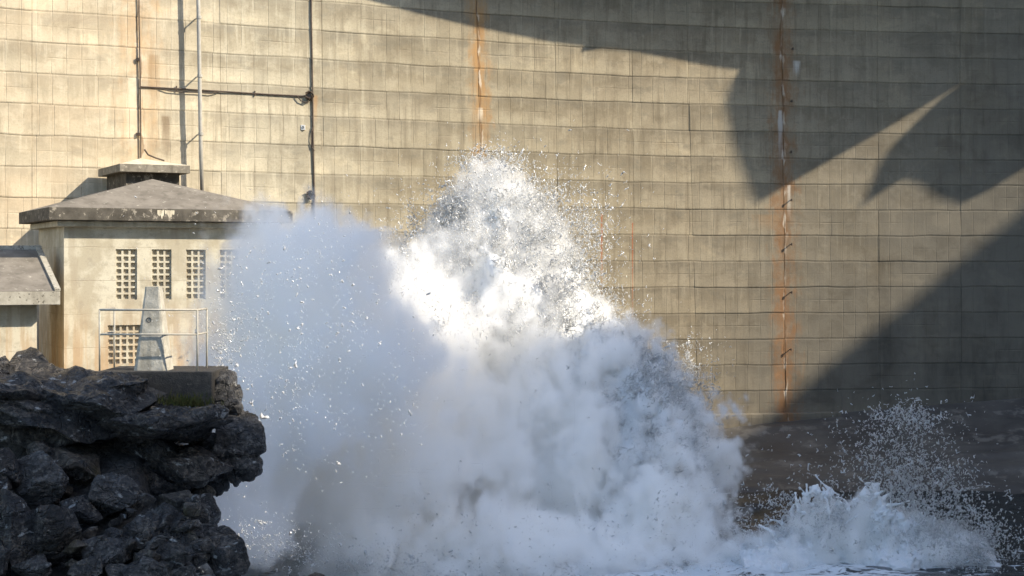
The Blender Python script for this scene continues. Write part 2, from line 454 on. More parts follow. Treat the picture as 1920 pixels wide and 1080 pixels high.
def zbase(X): return np.interp(X, [-8, 4, 7.7, 12.7, 20.5, 40], [.8, 1.3, 1.6, 2.02, 2.55, 5.0])
def hapron(X, Y):
    t = D(X)-Y
    p = np.stack([X*.22, Y*.45, 0*X], -1)
    h = zbase(X)-.23*np.maximum(t, 0)-.03*np.maximum(t-5, 0)**1.5
    return h+.16*fbm(p, 4, 31)*sstep(0, 1.5, t)+.05*vnoise(np.stack([X*.5, Y*2.2, 0*X], -1), 77)*sstep(.3, 2, t)-.02
def apron_mesh():
    Xs = np.concatenate([np.linspace(-9, 24, 180), np.linspace(25, 45, 12)]); ts = np.linspace(-.6, 14, 90)
    X, T = np.meshgrid(Xs, ts, indexing='ij'); Y = D(X)-T; Z = hapron(X, Y)
    v = np.stack([X, Y, Z], -1).reshape(-1, 3); ny = len(ts)
    i = (np.arange(len(Xs)-1)[:, None]*ny+np.arange(ny-1)[None]).ravel()
    return np_mesh('rock_apron', v, np.stack([i, i+1, i+ny+1, i+ny], -1), True)
tag(link('rock_apron', apron_mesh(), M['apron']), 'smooth dark worn rock sloping from the dam foot to the water', 'rock apron', kind='structure')

# right-bank ridge: its skyline throws the long slanting shade over the dam foot, the splash and the left rocks
Lh = np.array([SUN.x, SUN.y]); Lh /= np.hypot(*Lh); Mh = np.array([-Lh[1], Lh[0]])
tanel = SUN.z/math.hypot(SUN.x, SUN.y)
# skyline drawn through these shade-edge points, hump and dip added for mist and spray: (x, y, z)
SHADE = np.array([(40, -125, 100), (25, -5, 45.9), (0, 15.3, 19.0), (-6, 23.6, 10.4), (-6.7, 26.8, 8.0), (-6.7, 28.9, 6.2), (-6.7, 29.4, 5.3), (-5.0, 30.3, 3.0), (-4.5, 31.6, 2.0), (-4.5, 33.2, 10.3), (-4.5, 40.1, 10.3), (-4, 41.9, 5.7), (-3, 44.4, 4.2), (0, 46.5, 4.55),
                  (0, 48.5, 3.9), (4, 49.3, 3.7), (5, 52, 3.4), (0, 59.0, -2.3), (6, 62.0, -.45), (11.2, 63.2, 2.6), (20.5, 64.2, 10.3), (24, 66.6, 14.4), (40, 94, 38.6)])
HQ = SHADE[:, 0]*Mh[0]+SHADE[:, 1]*Mh[1]
HW = SHADE[:, 2]-tanel*(SHADE[:, 0]*Lh[0]+SHADE[:, 1]*Lh[1])
def lit(p):
    """how far a point stands above the edge of the hill's shade (m)"""
    q = p[:, 0]*Mh[0]+p[:, 1]*Mh[1]; return p[:, 2]-tanel*(p[:, 0]*Lh[0]+p[:, 1]*Lh[1])-np.interp(q, HQ, HW)
def hill_mesh():
    q = np.concatenate([np.linspace(-120, 12, 90), np.linspace(12.4, 70, 150), np.linspace(71, 100, 20)])
    wb = np.interp(q, HQ, HW)
    wb = wb+.35*vnoise(np.stack([q*.5, 0*q, 0*q], -1), 4)
    R0 = 75
    rows = []
    for R, k in ((34, 0.0), (44, .28), (55, .55), (66, .82), (75, 1.0), (90, .96), (130, .8), (220, .5)):
        x = Lh[0]*R+Mh[0]*q; y = Lh[1]*R+Mh[1]*q
        z = (wb+tanel*R0)*k-(3 if k == 0 else 0)
        if k not in (0, 1.0): z = z+2.0*vnoise(np.stack([q*.15, 0*q+R, 0*q], -1), 8)-(1.5 if k < 1 else 0)
        rows.append(np.stack([x, y, z], -1))
    v = np.array(rows).reshape(-1, 3); n = len(q)
    i = (np.arange(len(rows)-1)[:, None]*n+np.arange(n-1)[None]).ravel()
    return np_mesh('hillside', v, np.stack([i, i+1, i+n+1, i+n], -1), False)
tag(link('hillside', hill_mesh(), M['hill']), 'steep rocky hillside of the right bank', 'hill', kind='structure')

# ------------------------------------------------------------------ dam
dam = tag(empty('dam', dam_hit(960, 900)), 'tall curved concrete arch dam with rust-streaked joints behind the splash', 'dam')
def in_dam(name, me, mat): 
    o = link(name, me, mat); o.parent = dam; o.matrix_parent_inverse = Matrix.Translation(-dam.location); return o
LZ, LH = 8.01, 1.016
joints = [(-150, -150), (60, 60), (258, 264), (412, 419), (603, 612), (893, 912), (1040, 1050), (1184, 1192), (1287, 1307), (1466, 1473), (1645, 1650), (1800, 1803), (2080, 2080)]
jX = []
for a, b in joints:
    A, B = dam_hit(a, 0), dam_hit(b, 700); jX.append((A.x, A.z, B.x, B.z))
def joint_x(j, z):
    ax, azz, bx, bz = jX[j]; return ax+(bx-ax)*(z-azz)/(bz-azz)
def panel(j, r, rs):
    z0, z1 = LZ+LH*r+.003, LZ+LH*(r+1)-.003
    wob = rs.uniform(-.008, .008, 4)
    nv = 7; vs = np.array([0, .04, .13, .32, .62, .94, 1.0])
    xm0, xm1 = joint_x(j, (z0+z1)/2), joint_x(j+1, (z0+z1)/2)
    nu = max(3, int(round((xm1-xm0)/.42))+1)
    us = np.linspace(0, 1, nu)
    zz = z0+(z1-z0)*vs
    off0 = rs.uniform(.0, .010); flare = rs.uniform(.003, .016)
    G = np.zeros((nu, nv, 3)); UV = np.zeros((nu, nv, 2))
    for k in range(nv):
        xa, xb = joint_x(j, zz[k])+.007, joint_x(j+1, zz[k])-.007
        X = xa+(xb-xa)*us
        ragged = .020*fbm(np.stack([X*.9, 0*X+(r+(1 if k > 3 else 0))*7.7, 0*X], -1), 3, 3)
        z = zz[k]+ragged*(1 if k in (0, 1, 5, 6) else 0)
        o = off0+flare*(1-vs[k])**2.2+.010*vnoise(np.stack([X*.8, 0*X+zz[k]*1.1, 0*X+j], -1), 6)+wob[0]*us+wob[1]*(1-us)
        if k in (0, nv-1): o = o-.012
        o = o+np.where((us == 0) | (us == 1), -.012, 0)
        G[:, k] = dam_pt(X, z, o); UV[:, k, 0] = arc(X); UV[:, k, 1] = z
    i = (np.arange(nu-1)[:, None]*nv+np.arange(nv-1)[None]).ravel()
    faces = [np.stack([i, i+nv, i+nv+1, i+1], -1)]
    V = G.reshape(-1, 3); U = UV.reshape(-1, 2)
    ring = [k*nv for k in range(nu)]+[(nu-1)*nv+k for k in range(1, nv)]+[k*nv+nv-1 for k in range(nu-2, -1, -1)]+[k for k in range(nv-2, 0, -1)]
    back = []
    for idx in ring:
        p = V[idx].copy(); sl = dD(p[0]); kk = 1/math.hypot(1, sl); p[0] -= .16*sl*kk; p[1] += .16*kk; back.append(p)
    b0 = len(V); n = len(ring); ring = np.array(ring); r2 = np.roll(ring, -1); bi = b0+np.arange(n); b2 = np.roll(bi, -1)
    faces.append(np.stack([ring, bi, b2, r2], -1))
    V = np.concatenate([V, back]); U = np.concatenate([U, U[ring]])
    V = V-np.array(dam.location)
    me = np_mesh('panel', V, np.concatenate(faces), False, U)
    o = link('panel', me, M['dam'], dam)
    return o
rs = np.random.default_rng(5)
for j in range(len(joints)-1):
    for r in range(-7, 11): panel(j, r, rs)
def dam_sheet(name, Xa, Xb, z0, z1, off, thick, n=60):
    X = np.linspace(Xa, Xb, n); V = []; U = []
    for z, o in ((z0, off), (z1, off), (z1, off-thick), (z0, off-thick)):
        V.append(dam_pt(X, 0*X+z, o)); U.append(np.stack([arc(X), 0*X+z], -1))
    V = np.concatenate(V); U = np.concatenate(U); f = []
    for a, b in ((0, 1), (1, 2), (2, 3), (3, 0)):
        i = np.arange(n-1); f.append(np.stack([a*n+i, a*n+i+1, b*n+i+1, b*n+i], -1))
    f = np.concatenate(f+[np.array([[0, n, 2*n, 3*n], [n-1, 4*n-1, 3*n-1, 2*n-1]])])
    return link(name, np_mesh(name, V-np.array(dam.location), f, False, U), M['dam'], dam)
xl, xr = jX[0][0], jX[-1][0]
dam_sheet('core_wall', xl-.1, xr+.1, -2.5, LZ+LH*11+.05, -.022, 4)
dam_sheet('upper_wall', -45, 60, LZ+LH*11+.06, 34.0, .02, 4, 120)
dam_sheet('left_wall', -45, xl-.11, -2.5, LZ+LH*11+.05, .02, 4)
dam_sheet('right_wall', xr+.11, 60, -2.5, LZ+LH*11+.05, .02, 4)
# footing along the dam foot
Xf = np.linspace(4.0, 12.9, 40)
Vf = np.concatenate([dam_pt(Xf, 0*Xf+2.03-.0*Xf, .42), dam_pt(Xf, 0*Xf+2.06, .40), dam_pt(Xf, 0*Xf+2.06, -.1), dam_pt(Xf, 0*Xf+.2, .46)])
n = 40; i = np.arange(n-1)
Ff = np.concatenate([np.stack([3*n+i, 3*n+i+1, i+1, i], -1), np.stack([i, i+1, n+i+1, n+i], -1), np.stack([n+i, n+i+1, 2*n+i+1, 2*n+i], -1), [[0, n, 2*n, 3*n], [n-1, 4*n-1, 3*n-1, 2*n-1]]])
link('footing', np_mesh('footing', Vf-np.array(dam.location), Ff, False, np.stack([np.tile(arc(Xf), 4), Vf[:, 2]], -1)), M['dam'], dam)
# anchor rods along the rusty joint
for px, py in ((1474, 375), (1474, 458), (1474, 548), (1473, 655), (1476, 92), (1474, 190), (1473, 285)):
    a = on_dam(px+8, py, -.05); b = on_dam(px+8, py, .16)
    mb = MB(); mb.tube([a, b], .02, 6); mb.tube([b-Vector((0, 0, .05)), b+Vector((0, 0, .04))], .03, 6)
    o = mb.build('anchor_rod', M['conduit']); o.parent = dam; o.matrix_parent_inverse = Matrix.Translation(-dam.location)

# unseen slabs added for a spillway, extruded sunwards to shade the upper face
def caster(name, pts, thick, label, cat):
    base = [on_dam(px, py) for px, py, s in pts]
    A = [b+SUN*s for b, (px, py, s) in zip(base, pts)]
    Bv = [a+SUN*thick for a in A]
    from mathutils.geometry import tessellate_polygon
    tri = tessellate_polygon([[Vector((px, py, 0)) for px, py, s in pts]])
    n = len(pts); f = [tuple(t) for t in tri]+[tuple(i+n for i in t[::-1]) for t in tri]
    for i in range(n): f.append((i, (i+1) % n, n+(i+1) % n, n+i))
    mb = MB(); mb.add(A+Bv, f)
    return tag(mb.build(name, M['roof']), label, cat)
caster('chute_shade_slab', [(540, -60, 8), (680, -2, 8), (790, 20, 8.5), (900, 36, 9), (1000, 60, 10), (1097, 82, 11), (1088, 98, 11), (1130, 91, 11.5), (1185, 96, 12), (1280, 114, 13), (1384, 133, 15),
        (1366, 162, 42), (1354, 200, 42), (1366, 260, 42), (1386, 315, 42), (1414, 385, 38), (1480, 345, 22), (1560, 299, 22), (1640, 254, 22), (1766, 179, 22), (1830, 140, 22), (2100, -40, 22), (2100, -320, 22), (1200, -420, 14), (540, -420, 9)],
       1.2, 'unseen slab standing in for the spillway chute, cut to its shadow outline', 'spillway')
caster('lip_shade_slab', [(1766, 183, 24), (1706, 240, 26), (1662, 284, 34), (1640, 325, 40), (1612, 392, 40), (1650, 362, 30), (1690, 338, 27), (1722, 346, 27), (1760, 372, 27), (1800, 383, 27), (1850, 360, 27), (1925, 313, 27), (2010, 262, 27), (2200, 150, 27), (2200, -60, 27), (1900, 90, 24)],
       1.0, 'unseen slab standing in for the flip lip, cut to its shadow outline', 'spillway lip')

# ------------------------------------------------------------------ pipes and cables on the dam
def path(pp, off): return [on_dam(px, py, off) for px, py in pp]
t = tag(empty('drain_pipe', on_dam(371, 352, .46)), 'grey vertical drain pipe held off the dam face by brackets', 'pipe')
def sub(mb, name, mat, t, smooth=False):
    o = mb.build(name, mat, None, 0, smooth); o.parent = t; o.matrix_parent_inverse = Matrix.Translation(-Vector(t.location)); return o
sub(MB().tube(path([(363, -60), (365, 20), (367, 140), (369, 260), (372, 370)], .46), .068, 10), 'pipe', M['pipe'], t, True)
for px, py in ((366, 36), (367.5, 145), (369.5, 253)):
    a, b = on_dam(px, py, .46), on_dam(px, py, -.02)
    sub(MB().tube([a, b], .025, 6), 'bracket', M['pipe'], t)
    sub(MB().tube([a-Vector((0, 0, .05)), a+Vector((0, 0, .05))], .09, 10), 'collar', M['pipe'], t)
t = tag(empty('cable_conduit', on_dam(589, 405, .06)), 'thin dark cable running down the dam with two junction knots', 'cable')
sub(MB().tube(path([(582, -60), (583, 40), (585, 150), (586, 250), (588, 350), (589, 460), (591, 560)], .05), .030, 6), 'cable', M['conduit'], t)
for px, py in ((579, 180), (581, 366)):
    c = on_dam(px, py, .08)
    mb = MB()
    for k in range(5):
        a = k*1.3; r0 = .13+.03*math.sin(k*5)
        mb.tube([c+Vector((math.cos(a+j*.9)*r0, -.03*j, math.sin(a+j*.9)*r0)) for j in range(5)], .022, 5)
    mb.box((c.x-.06, c.y-.07, c.z-.08), (c.x+.06, c.y+.05, c.z+.07))
    sub(mb, 'junction_box', M['conduit'], t)
sub(MB().tube(path([(586, 236), (583, 248), (582, 262), (584, 276), (588, 283)], .07), .02, 5), 'loose_loop', M['conduit'], t)
t = tag(empty('cable_conduit', on_dam(265, 163, .06)), 'dark horizontal cable slung across the dam between two vertical cables', 'cable')
sub(MB().tube(path([(264, 163), (340, 167), (420, 172), (500, 177), (582, 181)], .05), .027, 6), 'cable', M['conduit'], t)
sub(MB().tube(path([(300, 166), (315, 171), (340, 173), (370, 174), (395, 176), (410, 172)], .08), .018, 5), 'loose_loop', M['conduit'], t)
sub(MB().tube(path([(555, 180), (562, 189), (572, 193), (579, 189), (582, 182)], .09), .02, 5), 'loose_loop', M['conduit'], t)
for px, py in ((477, 175.5), (330, 166.5)):
    c = on_dam(px, py, .05); sub(MB().tube([c-Vector((0, 0, .09)), c+Vector((0, 0, .09))], .025, 5), 'clip', M['conduit'], t)
t = tag(empty('cable_conduit', on_dam(263, 298, .06)), 'slender rusty conduit running up the lime-streaked joint above the hut', 'conduit')
sub(MB().tube(path([(259, -60), (260, 40), (262, 150), (263, 230), (263, 296)], .06), .024, 6), 'cable', M['conduit'], t)
for py in (112, 252): 
    c = on_dam(259, py, .05); sub(MB().box((c.x-.07, c.y-.05, c.z-.05), (c.x+.05, c.y+.04, c.z+.05)), 'clip', M['conduit'], t)
sub(MB().tube(path([(263, 282), (270, 292), (284, 298), (300, 303)], .55), .03, 6), 'loose_loop', M['conduit'], t)
c = on_dam(567.5, 239, .04)
t = tag(empty('survey_plate', c), 'small white square survey plate fixed to the dam', 'plate')
sub(MB().box((c.x-.07, c.y-.02, c.z-.085), (c.x+.07, c.y+.05, c.z+.085)), 'plate', M['plate'], t)
mb = MB(); nn = 14
for k in range(nn):
    a, b = 2*math.pi*k/nn, 2*math.pi*(k+1)/nn
    mb.tube([c+Vector((math.cos(a)*.035, -.024, math.sin(a)*.035)), c+Vector((math.cos(b)*.035, -.024, math.sin(b)*.035))], .009, 4)
sub(mb, 'target_ring', M['ink'], t)

# ------------------------------------------------------------------ valve house on the bank
TH = math.radians(26)
E1 = Vector((math.cos(TH), math.sin(TH), 0)); E2 = Vector((-math.sin(TH), math.cos(TH), 0))
O = Vector((-12.32, 44.0, 0))
def to_plane(px, py, d):
    """photo pixel -> (a, z) on the plane lying d behind the house front"""
    dr = Vector(((px-960)/FP, 1, (HY-py)/FP)); nrm = E2
    tt = ((O+E2*d)-Vector((0, 0, 0))).dot(nrm)/dr.dot(nrm)
    p = dr*tt; return (p-O).dot(E1), CZ+p.z
GZ = 4.4
def wall_with_holes(a0, a1, z0, z1, holes, depth, y=0.0):
    A = sorted({a0, a1, *[h[0] for h in holes], *[h[1] for h in holes]}); Z = sorted({z0, z1, *[h[2] for h in holes], *[h[3] for h in holes]})
    mb = MB()
    inside = lambda a, z: any(h[0] < a < h[1] and h[2] < z < h[3] for h in holes)
    for i in range(len(A)-1):
        for k in range(len(Z)-1):
            if not inside((A[i]+A[i+1])/2, (Z[k]+Z[k+1])/2):
                mb.add([(A[i], y, Z[k]), (A[i+1], y, Z[k]), (A[i+1], y, Z[k+1]), (A[i], y, Z[k+1])], [(0, 1, 2, 3)])
    for h in holes:
        c = [(h[0], h[2]), (h[1], h[2]), (h[1], h[3]), (h[0], h[3])]
        for k in range(4):
            (p, q), (r, s_) = c[k], c[(k+1) % 4]
            mb.add([(p, y, q), (p, y+depth, q), (r, y+depth, s_), (r, y, s_)], [(0, 1, 2, 3)])
    return mb
def grille(parent, a0, a1, z0, z1, nc, nr, y):
    """pierced concrete block screen set in its opening"""
    mb = MB(); ca, cz = (a1-a0)/nc, (z1-z0)/nr; bar = .30
    holes = [(a0+(i+bar/2)*ca, a0+(i+1-bar/2)*ca, z0+(k+bar/2)*cz, z0+(k+1-bar/2)*cz) for i in range(nc) for k in range(nr)]
    g = wall_with_holes(a0, a1, z0, z1, holes, .085, y).build('window_grille', M['plaster'], parent)
    b = MB().box((a0+.002, y+.086, z0+.002), (a1-.002, y+.14, z1-.002)).build('grille_back', M['dark_recess'], g)
    fr = MB(); w = .045
    fr.box((a0-w, y-.035, z0-w), (a0, y+.02, z1+w)).box((a1, y-.035, z0-w), (a1+w, y+.02, z1+w)).box((a0, y-.035, z0-w), (a1, y+.02, z0)).box((a0, y-.035, z1), (a1, y+.02, z1+w))
    fr.build('frame', M['plaster'], g)
house = tag(empty('valve_house', O, TH), 'square concrete house with a low pyramid roof and pierced window grilles', 'house')
W, DD, ZT = 5.9, 4.0, 9.02
wins = [(217, 257, 467, 562, 3, 8), (284.5, 321.5, 467.5, 561.5, 3, 8), (349, 385.5, 468, 561, 3, 8), (412, 447, 468.5, 560.5, 3, 8), (202, 264, 610, 683, 5, 6), (474, 508, 469, 560, 3, 8)]
hl = []
for x0, x1, y0, y1, nc, nr in wins:
    a0, zt = to_plane(x0, y0, 0); a1, zb = to_plane(x1, y1, 0)
    hl.append((a0, a1, zb, zt))
fw = wall_with_holes(0, W, GZ-.6, ZT, hl, .25)
fw.build('front_wall', M['plaster'], house)
mb = MB()
mb.add([(0, 0, GZ-.6), (0, DD, GZ-.6), (0, DD, ZT), (0, 0, ZT)], [(0, 1, 2, 3)]).add([(W, 0, GZ-.6), (W, DD, GZ-.6), (W, DD, ZT), (W, 0, ZT)], [(0, 1, 2, 3)]).add([(0, DD, GZ-.6), (W, DD, GZ-.6), (W, DD, ZT), (0, DD, ZT)], [(0, 1, 2, 3)])
mb.build('side_wall', M['plaster'], house)
for (x0, x1, y0, y1, nc, nr), h in zip(wins, hl): grille(house, *h, nc, nr, .05)
MB().box((-.22, -.22, 8.90), (W+.22, DD+.22, 9.06)).build('cornice', M['plaster'], house, .02)
ov = .50
rf = MB(); zt = 9.41
c4 = [(-ov, -ov), (W+ov, -ov), (W+ov, DD+ov), (-ov, DD+ov)]
rf.add([(a, d, zt+.002) for a, d in c4]+[(W/2-.05, DD/2, 10.38)], [(0, 1, 4), (1, 2, 4), (2, 3, 4), (3, 0, 4)])
roof = rf.build('roof', M['roof'], house)
mb = MB().box((-ov, -ov, 9.07), (W+ov, DD+ov, zt)); mb.build('fascia', M['fascia'], roof, .015)
# lime drips on the fascia
rd_ = random.Random(4)
for px, w, hgt in ((299, .06, .22), (304, .05, .27), (311, .03, .14), (318, .075, .27), (325, .03, .19)):
    a, _ = to_plane(px, 400, -ov); n_ = 7; zt_0 = zt-.025
    top_ = [(a-w+2*w*k/(n_-1), -ov-.006, zt_0-rd_.uniform(0, .02)) for k in range(n_)]
    bot_ = [(a-w+2*w*k/(n_-1), -ov-.006, zt_0-.03-(hgt-.03)*(1-abs(2*k/(n_-1)-1)**2*.6)*rd_.uniform(.6, 1)) for k in range(n_)]
    MB().add(top_+bot_, [(k, k+1, n_+k+1, n_+k) for k in range(n_-1)]).build('lime_drip', M['lime_roof'], roof)

# low annexe at the left
ann = tag(empty('annexe', O+E1*(-.93)+E2*(-1.22), TH), 'low concrete annexe with a sloping roof beside the taller house', 'annexe')
aZ = 6.96
x0, zt_ = to_plane(36, 661, -1.22); x1, zb_ = to_plane(72, 681, -1.22)
h0 = (x0+.93, x1+.93-.04, zb_-.4, zt_)
wall_with_holes(-7, 0, GZ-.6, aZ, [h0], .2).build('front_wall', M['plaster'], ann)
grille(ann, *h0, 3, 4, .04)
MB().add([(0, 0, GZ-.6), (0, 3.2, GZ-.6), (0, 3.2, aZ), (0, 0, aZ)], [(0, 1, 2, 3)]).build('side_wall', M['plaster'], ann)
e0, e1 = -.60, .50
mb = MB().box((-8, e0, 6.80), (e1, 3.4, 7.15)); fas = mb.build('fascia', M['fascia_pale'], ann, .012)
rz = 8.34; rd = 2.5
MB().add([(-8, e0, 7.152), (e1, e0, 7.152), (e1, rd, rz), (-8, rd, rz), (-8, 3.4, 7.152), (e1, 3.4, 7.152)], [(0, 1, 2, 3), (3, 2, 5, 4), (1, 5, 2), (0, 3, 4)]).build('roof', M['roof'], ann)
MB().add([(-8, rd-.16, rz-.07), (e1+.02, rd-.16, rz-.07), (e1+.02, rd, rz+.03), (-8, rd, rz+.03), (-8, rd+.1, rz-.05), (e1+.02, rd+.1, rz-.05), (-8, rd-.14, rz+.05), (e1+.02, rd-.14, rz+.05)],
         [(0, 1, 7, 6), (6, 7, 2, 3), (3, 2, 5, 4), (1, 5, 2, 7), (0, 6, 3, 4), (0, 4, 5, 1)]).build('ridge_cap', M['fascia_pale'], ann)
k = (rz-7.15)/(rd-e0)
MB().add([(e1-.14, e0, 7.16), (e1+.01, e0, 7.16), (e1+.01, rd, rz+.01), (e1-.14, rd, rz+.01), (e1-.14, e0, 7.22), (e1+.01, e0, 7.22), (e1+.01, rd, rz+.07), (e1-.14, rd, rz+.07)],
         [(0, 3, 2, 1), (4, 5, 6, 7), (0, 1, 5, 4), (1, 2, 6, 5), (2, 3, 7, 6), (3, 0, 4, 7)]).build('verge_strip', M['fascia_pale'], ann)

# small hut against the dam
hc = Vector((-11.75, 51.3, 0))
hut = tag(empty('hut', hc+Vector((0, 0, GZ)), TH), 'small concrete hut with lime-stained roof tucked against the dam', 'hut')
hz = -GZ
MB().box((-.8, -.85, -.6), (.88, 2.05, 10.78+hz)).build('wall', M['fascia'], hut)  # dark wall tone paints in the shade beneath the hut eaves
hr = MB().box((-1.08, -1.2, 10.76+hz), (1.14, 2.08, 11.0+hz)).build('fascia', M['hut_fascia'], hut, .01)
MB().add([(-1.08, -1.2, 11.003+hz), (1.14, -1.2, 11.003+hz), (1.14, 2.08, 11.003+hz), (-1.08, 2.08, 11.003+hz), (-.05, .5, 11.30+hz)], [(0, 1, 4), (1, 2, 4), (2, 3, 4), (3, 0, 4)]).build('roof', M['lime_roof'], hut)

# ------------------------------------------------------------------ viewing platform, railing, survey pillar
pl = tag(empty('platform', P(290, 760, 29)), 'dark wet concrete platform under the railing on the rock', 'platform')
xa, xb = (180-960)/FP*28.9, (397-960)/FP*28.9; zp = P(0, 697, 28.9).z
mb = MB(); nxp = 26
X = np.linspace(xa, xb, nxp)
def slab(xs_, y0, y1, z0, z1): 
    b = MB().box((xs_[0], y0, z0), (xs_[-1], y1, z1)); return b
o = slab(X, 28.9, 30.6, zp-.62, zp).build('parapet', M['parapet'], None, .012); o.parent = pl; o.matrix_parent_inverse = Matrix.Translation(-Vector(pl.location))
rl = tag(empty('railing', (P(278, 697, 29.1).x, 29.5, zp)), 'pale painted pipe railing around the survey pillar', 'railing')
def rsub(mb, name): return sub(mb, name, M['rail'], rl, True)
zt2, zm2 = P(0, 581, 29.05).z, P(0, 627, 29.05).z
fl, fr_, bl, br = Vector((P(187, 0, 29.05).x, 29.05, 0)), Vector((P(370, 0, 29.05).x, 29.05, 0)), Vector((P(187, 0, 29.05).x, 30.12, 0)), Vector((P(370, 0, 29.05).x, 29.95, 0))
V = lambda p, z: Vector((p.x, p.y, z))
for p in (fl, fr_, bl, br): rsub(MB().tube([V(p, zp-.02), V(p, zt2)], .018, 8), 'post')
rsub(MB().tube([V(bl, zt2), V(fl, zt2), V(fr_, zt2), V(br, zt2)], .020, 8), 'top_rail')
rsub(MB().tube([V(bl, zm2), V(fl, zm2), V(fr_, zm2), V(br, zm2)], .017, 8), 'mid_rail')
sp = Vector(((288.5-960)/FP*29.52, 29.52, zp))
sv = tag(empty('survey_pillar', sp), 'tapered weathered concrete survey pillar standing inside the railing', 'pillar')
def rough_taper(w0, w1, h):
    bm = bmesh.new(); nz_ = 26; nn = 8
    rings = []
    for k in range(nz_+1):
        t_ = k/nz_; w = w0+(w1-w0)*t_**.92; ring = []
        for sd_ in range(4):
            for q in range(nn):
                u_ = -1+2*q/nn
                x, y = [(u_, -1), (1, u_), (-u_, 1), (-1, -u_)][sd_]
                c_ = .93 if abs(u_) > .99 else 1
                nse = .018*float(vnoise(np.array([x*2.3, y*2.3, t_*9+3]), 3))+.012*float(vnoise(np.array([x*7, y*7, t_*25]), 5))
                ring.append(bm.verts.new((x*w*c_*(1+nse), y*w*c_*(1+nse), h*t_)))
        rings.append(ring)
    for a_, b_ in zip(rings[:-1], rings[1:]):
        m_ = len(a_)
        for q in range(m_): bm.faces.new((a_[q], a_[(q+1) % m_], b_[(q+1) % m_], b_[q]))
    bm.faces.new(rings[-1]); bm.faces.new(rings[0][::-1])
    me = bpy.data.meshes.new('shaft'); bm.to_mesh(me); bm.free(); return me
link('shaft', rough_taper(.315, .135, 1.53), M['pillar'], sv)
def ring_mark(cx, z, r, y, wdt):
    mb = MB()
    for k in range(18):
        a, b = 2*math.pi*k/18, 2*math.pi*(k+1)/18
        mb.tube([(cx+math.cos(a)*r, y, z+math.sin(a)*r), (cx+math.cos(b)*r, y, z+math.sin(b)*r)], wdt, 4)
    return mb
zr = P(0, 600, 29.3).z-zp
yr = -(.315+(.135-.315)*(zr/1.53)**.92)-.002
mk = ring_mark(-.045, zr, .042, yr, .007); mk.tube([(-.05, yr, zr), (-.04, yr, zr)], .007, 5)
mk.build('painted_target', M['ink'], sv)

# ------------------------------------------------------------------ rocks of the left bank
_ico = {}
def ico(sub_):
    if sub_ not in _ico:
        bm = bmesh.new(); bmesh.ops.create_icosphere(bm, subdivisions=sub_, radius=1)
        v = np.array([x.co[:] for x in bm.verts]); f = np.array([[x.index for x in p.verts] for p in bm.faces]); bm.free(); _ico[sub_] = (v, f)
    return _ico[sub_]
def rock_mesh(name, size, seed, sub_=5, cuts=24, rough=.10, strata=0.0, dmin=.42):
    v, f = ico(sub_); v = v.copy(); r = np.random.default_rng(seed)
    for k in range(cuts):
        nrm = r.normal(size=3); nrm /= np.linalg.norm(nrm); d = r.uniform(dmin, .9)
        ex = np.maximum(v@nrm-d, 0); v = v-ex[:, None]*nrm*.96
    sz = np.array(size)
    w = v*sz
    nrm = v/np.maximum(np.linalg.norm(v, axis=1, keepdims=True), 1e-6)
    m = float(np.mean(sz))
    d = rough*m*fbm(w/m*1.6+seed*3.1, 5, seed % 97, .55)
    if strata:
        d = d+strata*m*(np.abs(vnoise(np.stack([w[:, 0]*.5, w[:, 1]*.5, w[:, 2]*3.6+seed], -1)+.5*fbm(w*.8, 2, 3)[:, None], 12))-.35)
    v = w+nrm*d[:, None]
    return np_mesh(name, v, f, True)
def boulder(px, py, wpx, hpx, Y, seed, mat='rock', label=None, group=None, rot=0.0, deep=1.0, sub_=5, name='boulder', **kw):
    c = P(px, py, Y); sx, sz_ = wpx/2/FP*Y*1.12, hpx/2/FP*Y*1.12
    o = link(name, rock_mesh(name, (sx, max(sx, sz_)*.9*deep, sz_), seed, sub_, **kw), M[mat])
    o.location = c; o.rotation_euler = (0, math.radians(rot), 0)
    if label: tag(o, label, 'boulder' if name == 'boulder' else 'outcrop', group)
    return o
# bedrock outcrop: one mass of heavy beds
oc = tag(empty('rock_outcrop', P(250, 900, 28.5)), 'layered dark bedrock outcrop under the platform streaked with white', 'outcrop')
beds = [(90, 738, 420, 105, 28.6, 3, 8, 1.2), (-60, 735, 260, 120, 28.2, 23, -4, 1.2), (165, 775, 300, 110, 28.0, 5, 4, 1.1), (300, 800, 250, 105, 28.2, 8, -3, 1.2), (315, 862, 225, 110, 28.3, 13, 2, 1.2), (262, 905, 160, 90, 28.2, 31, 5, 1.0),
        (425, 770, 90, 120, 29.6, 17, 4, 1.4), (436, 842, 105, 150, 29.4, 19, -3, 1.3), (395, 860, 100, 130, 29.2, 29, 3, 1.2), (60, 810, 200, 90, 27.6, 37, 10, 1.0), (230, 735, 130, 60, 28.0, 41, 14, 1.0)]
for k, (px, py, w, h, Y, sd_, rt, dp) in enumerate(beds):
    o = boulder(px, py, w, h, Y, sd_, 'rock_grey' if px > 390 else 'rock', None, None, rt, dp, 6, 'bed', rough=.15, strata=.20, cuts=12)
    loc = o.location.copy(); o.parent = oc; o.location = loc-oc.location
mo = MB()
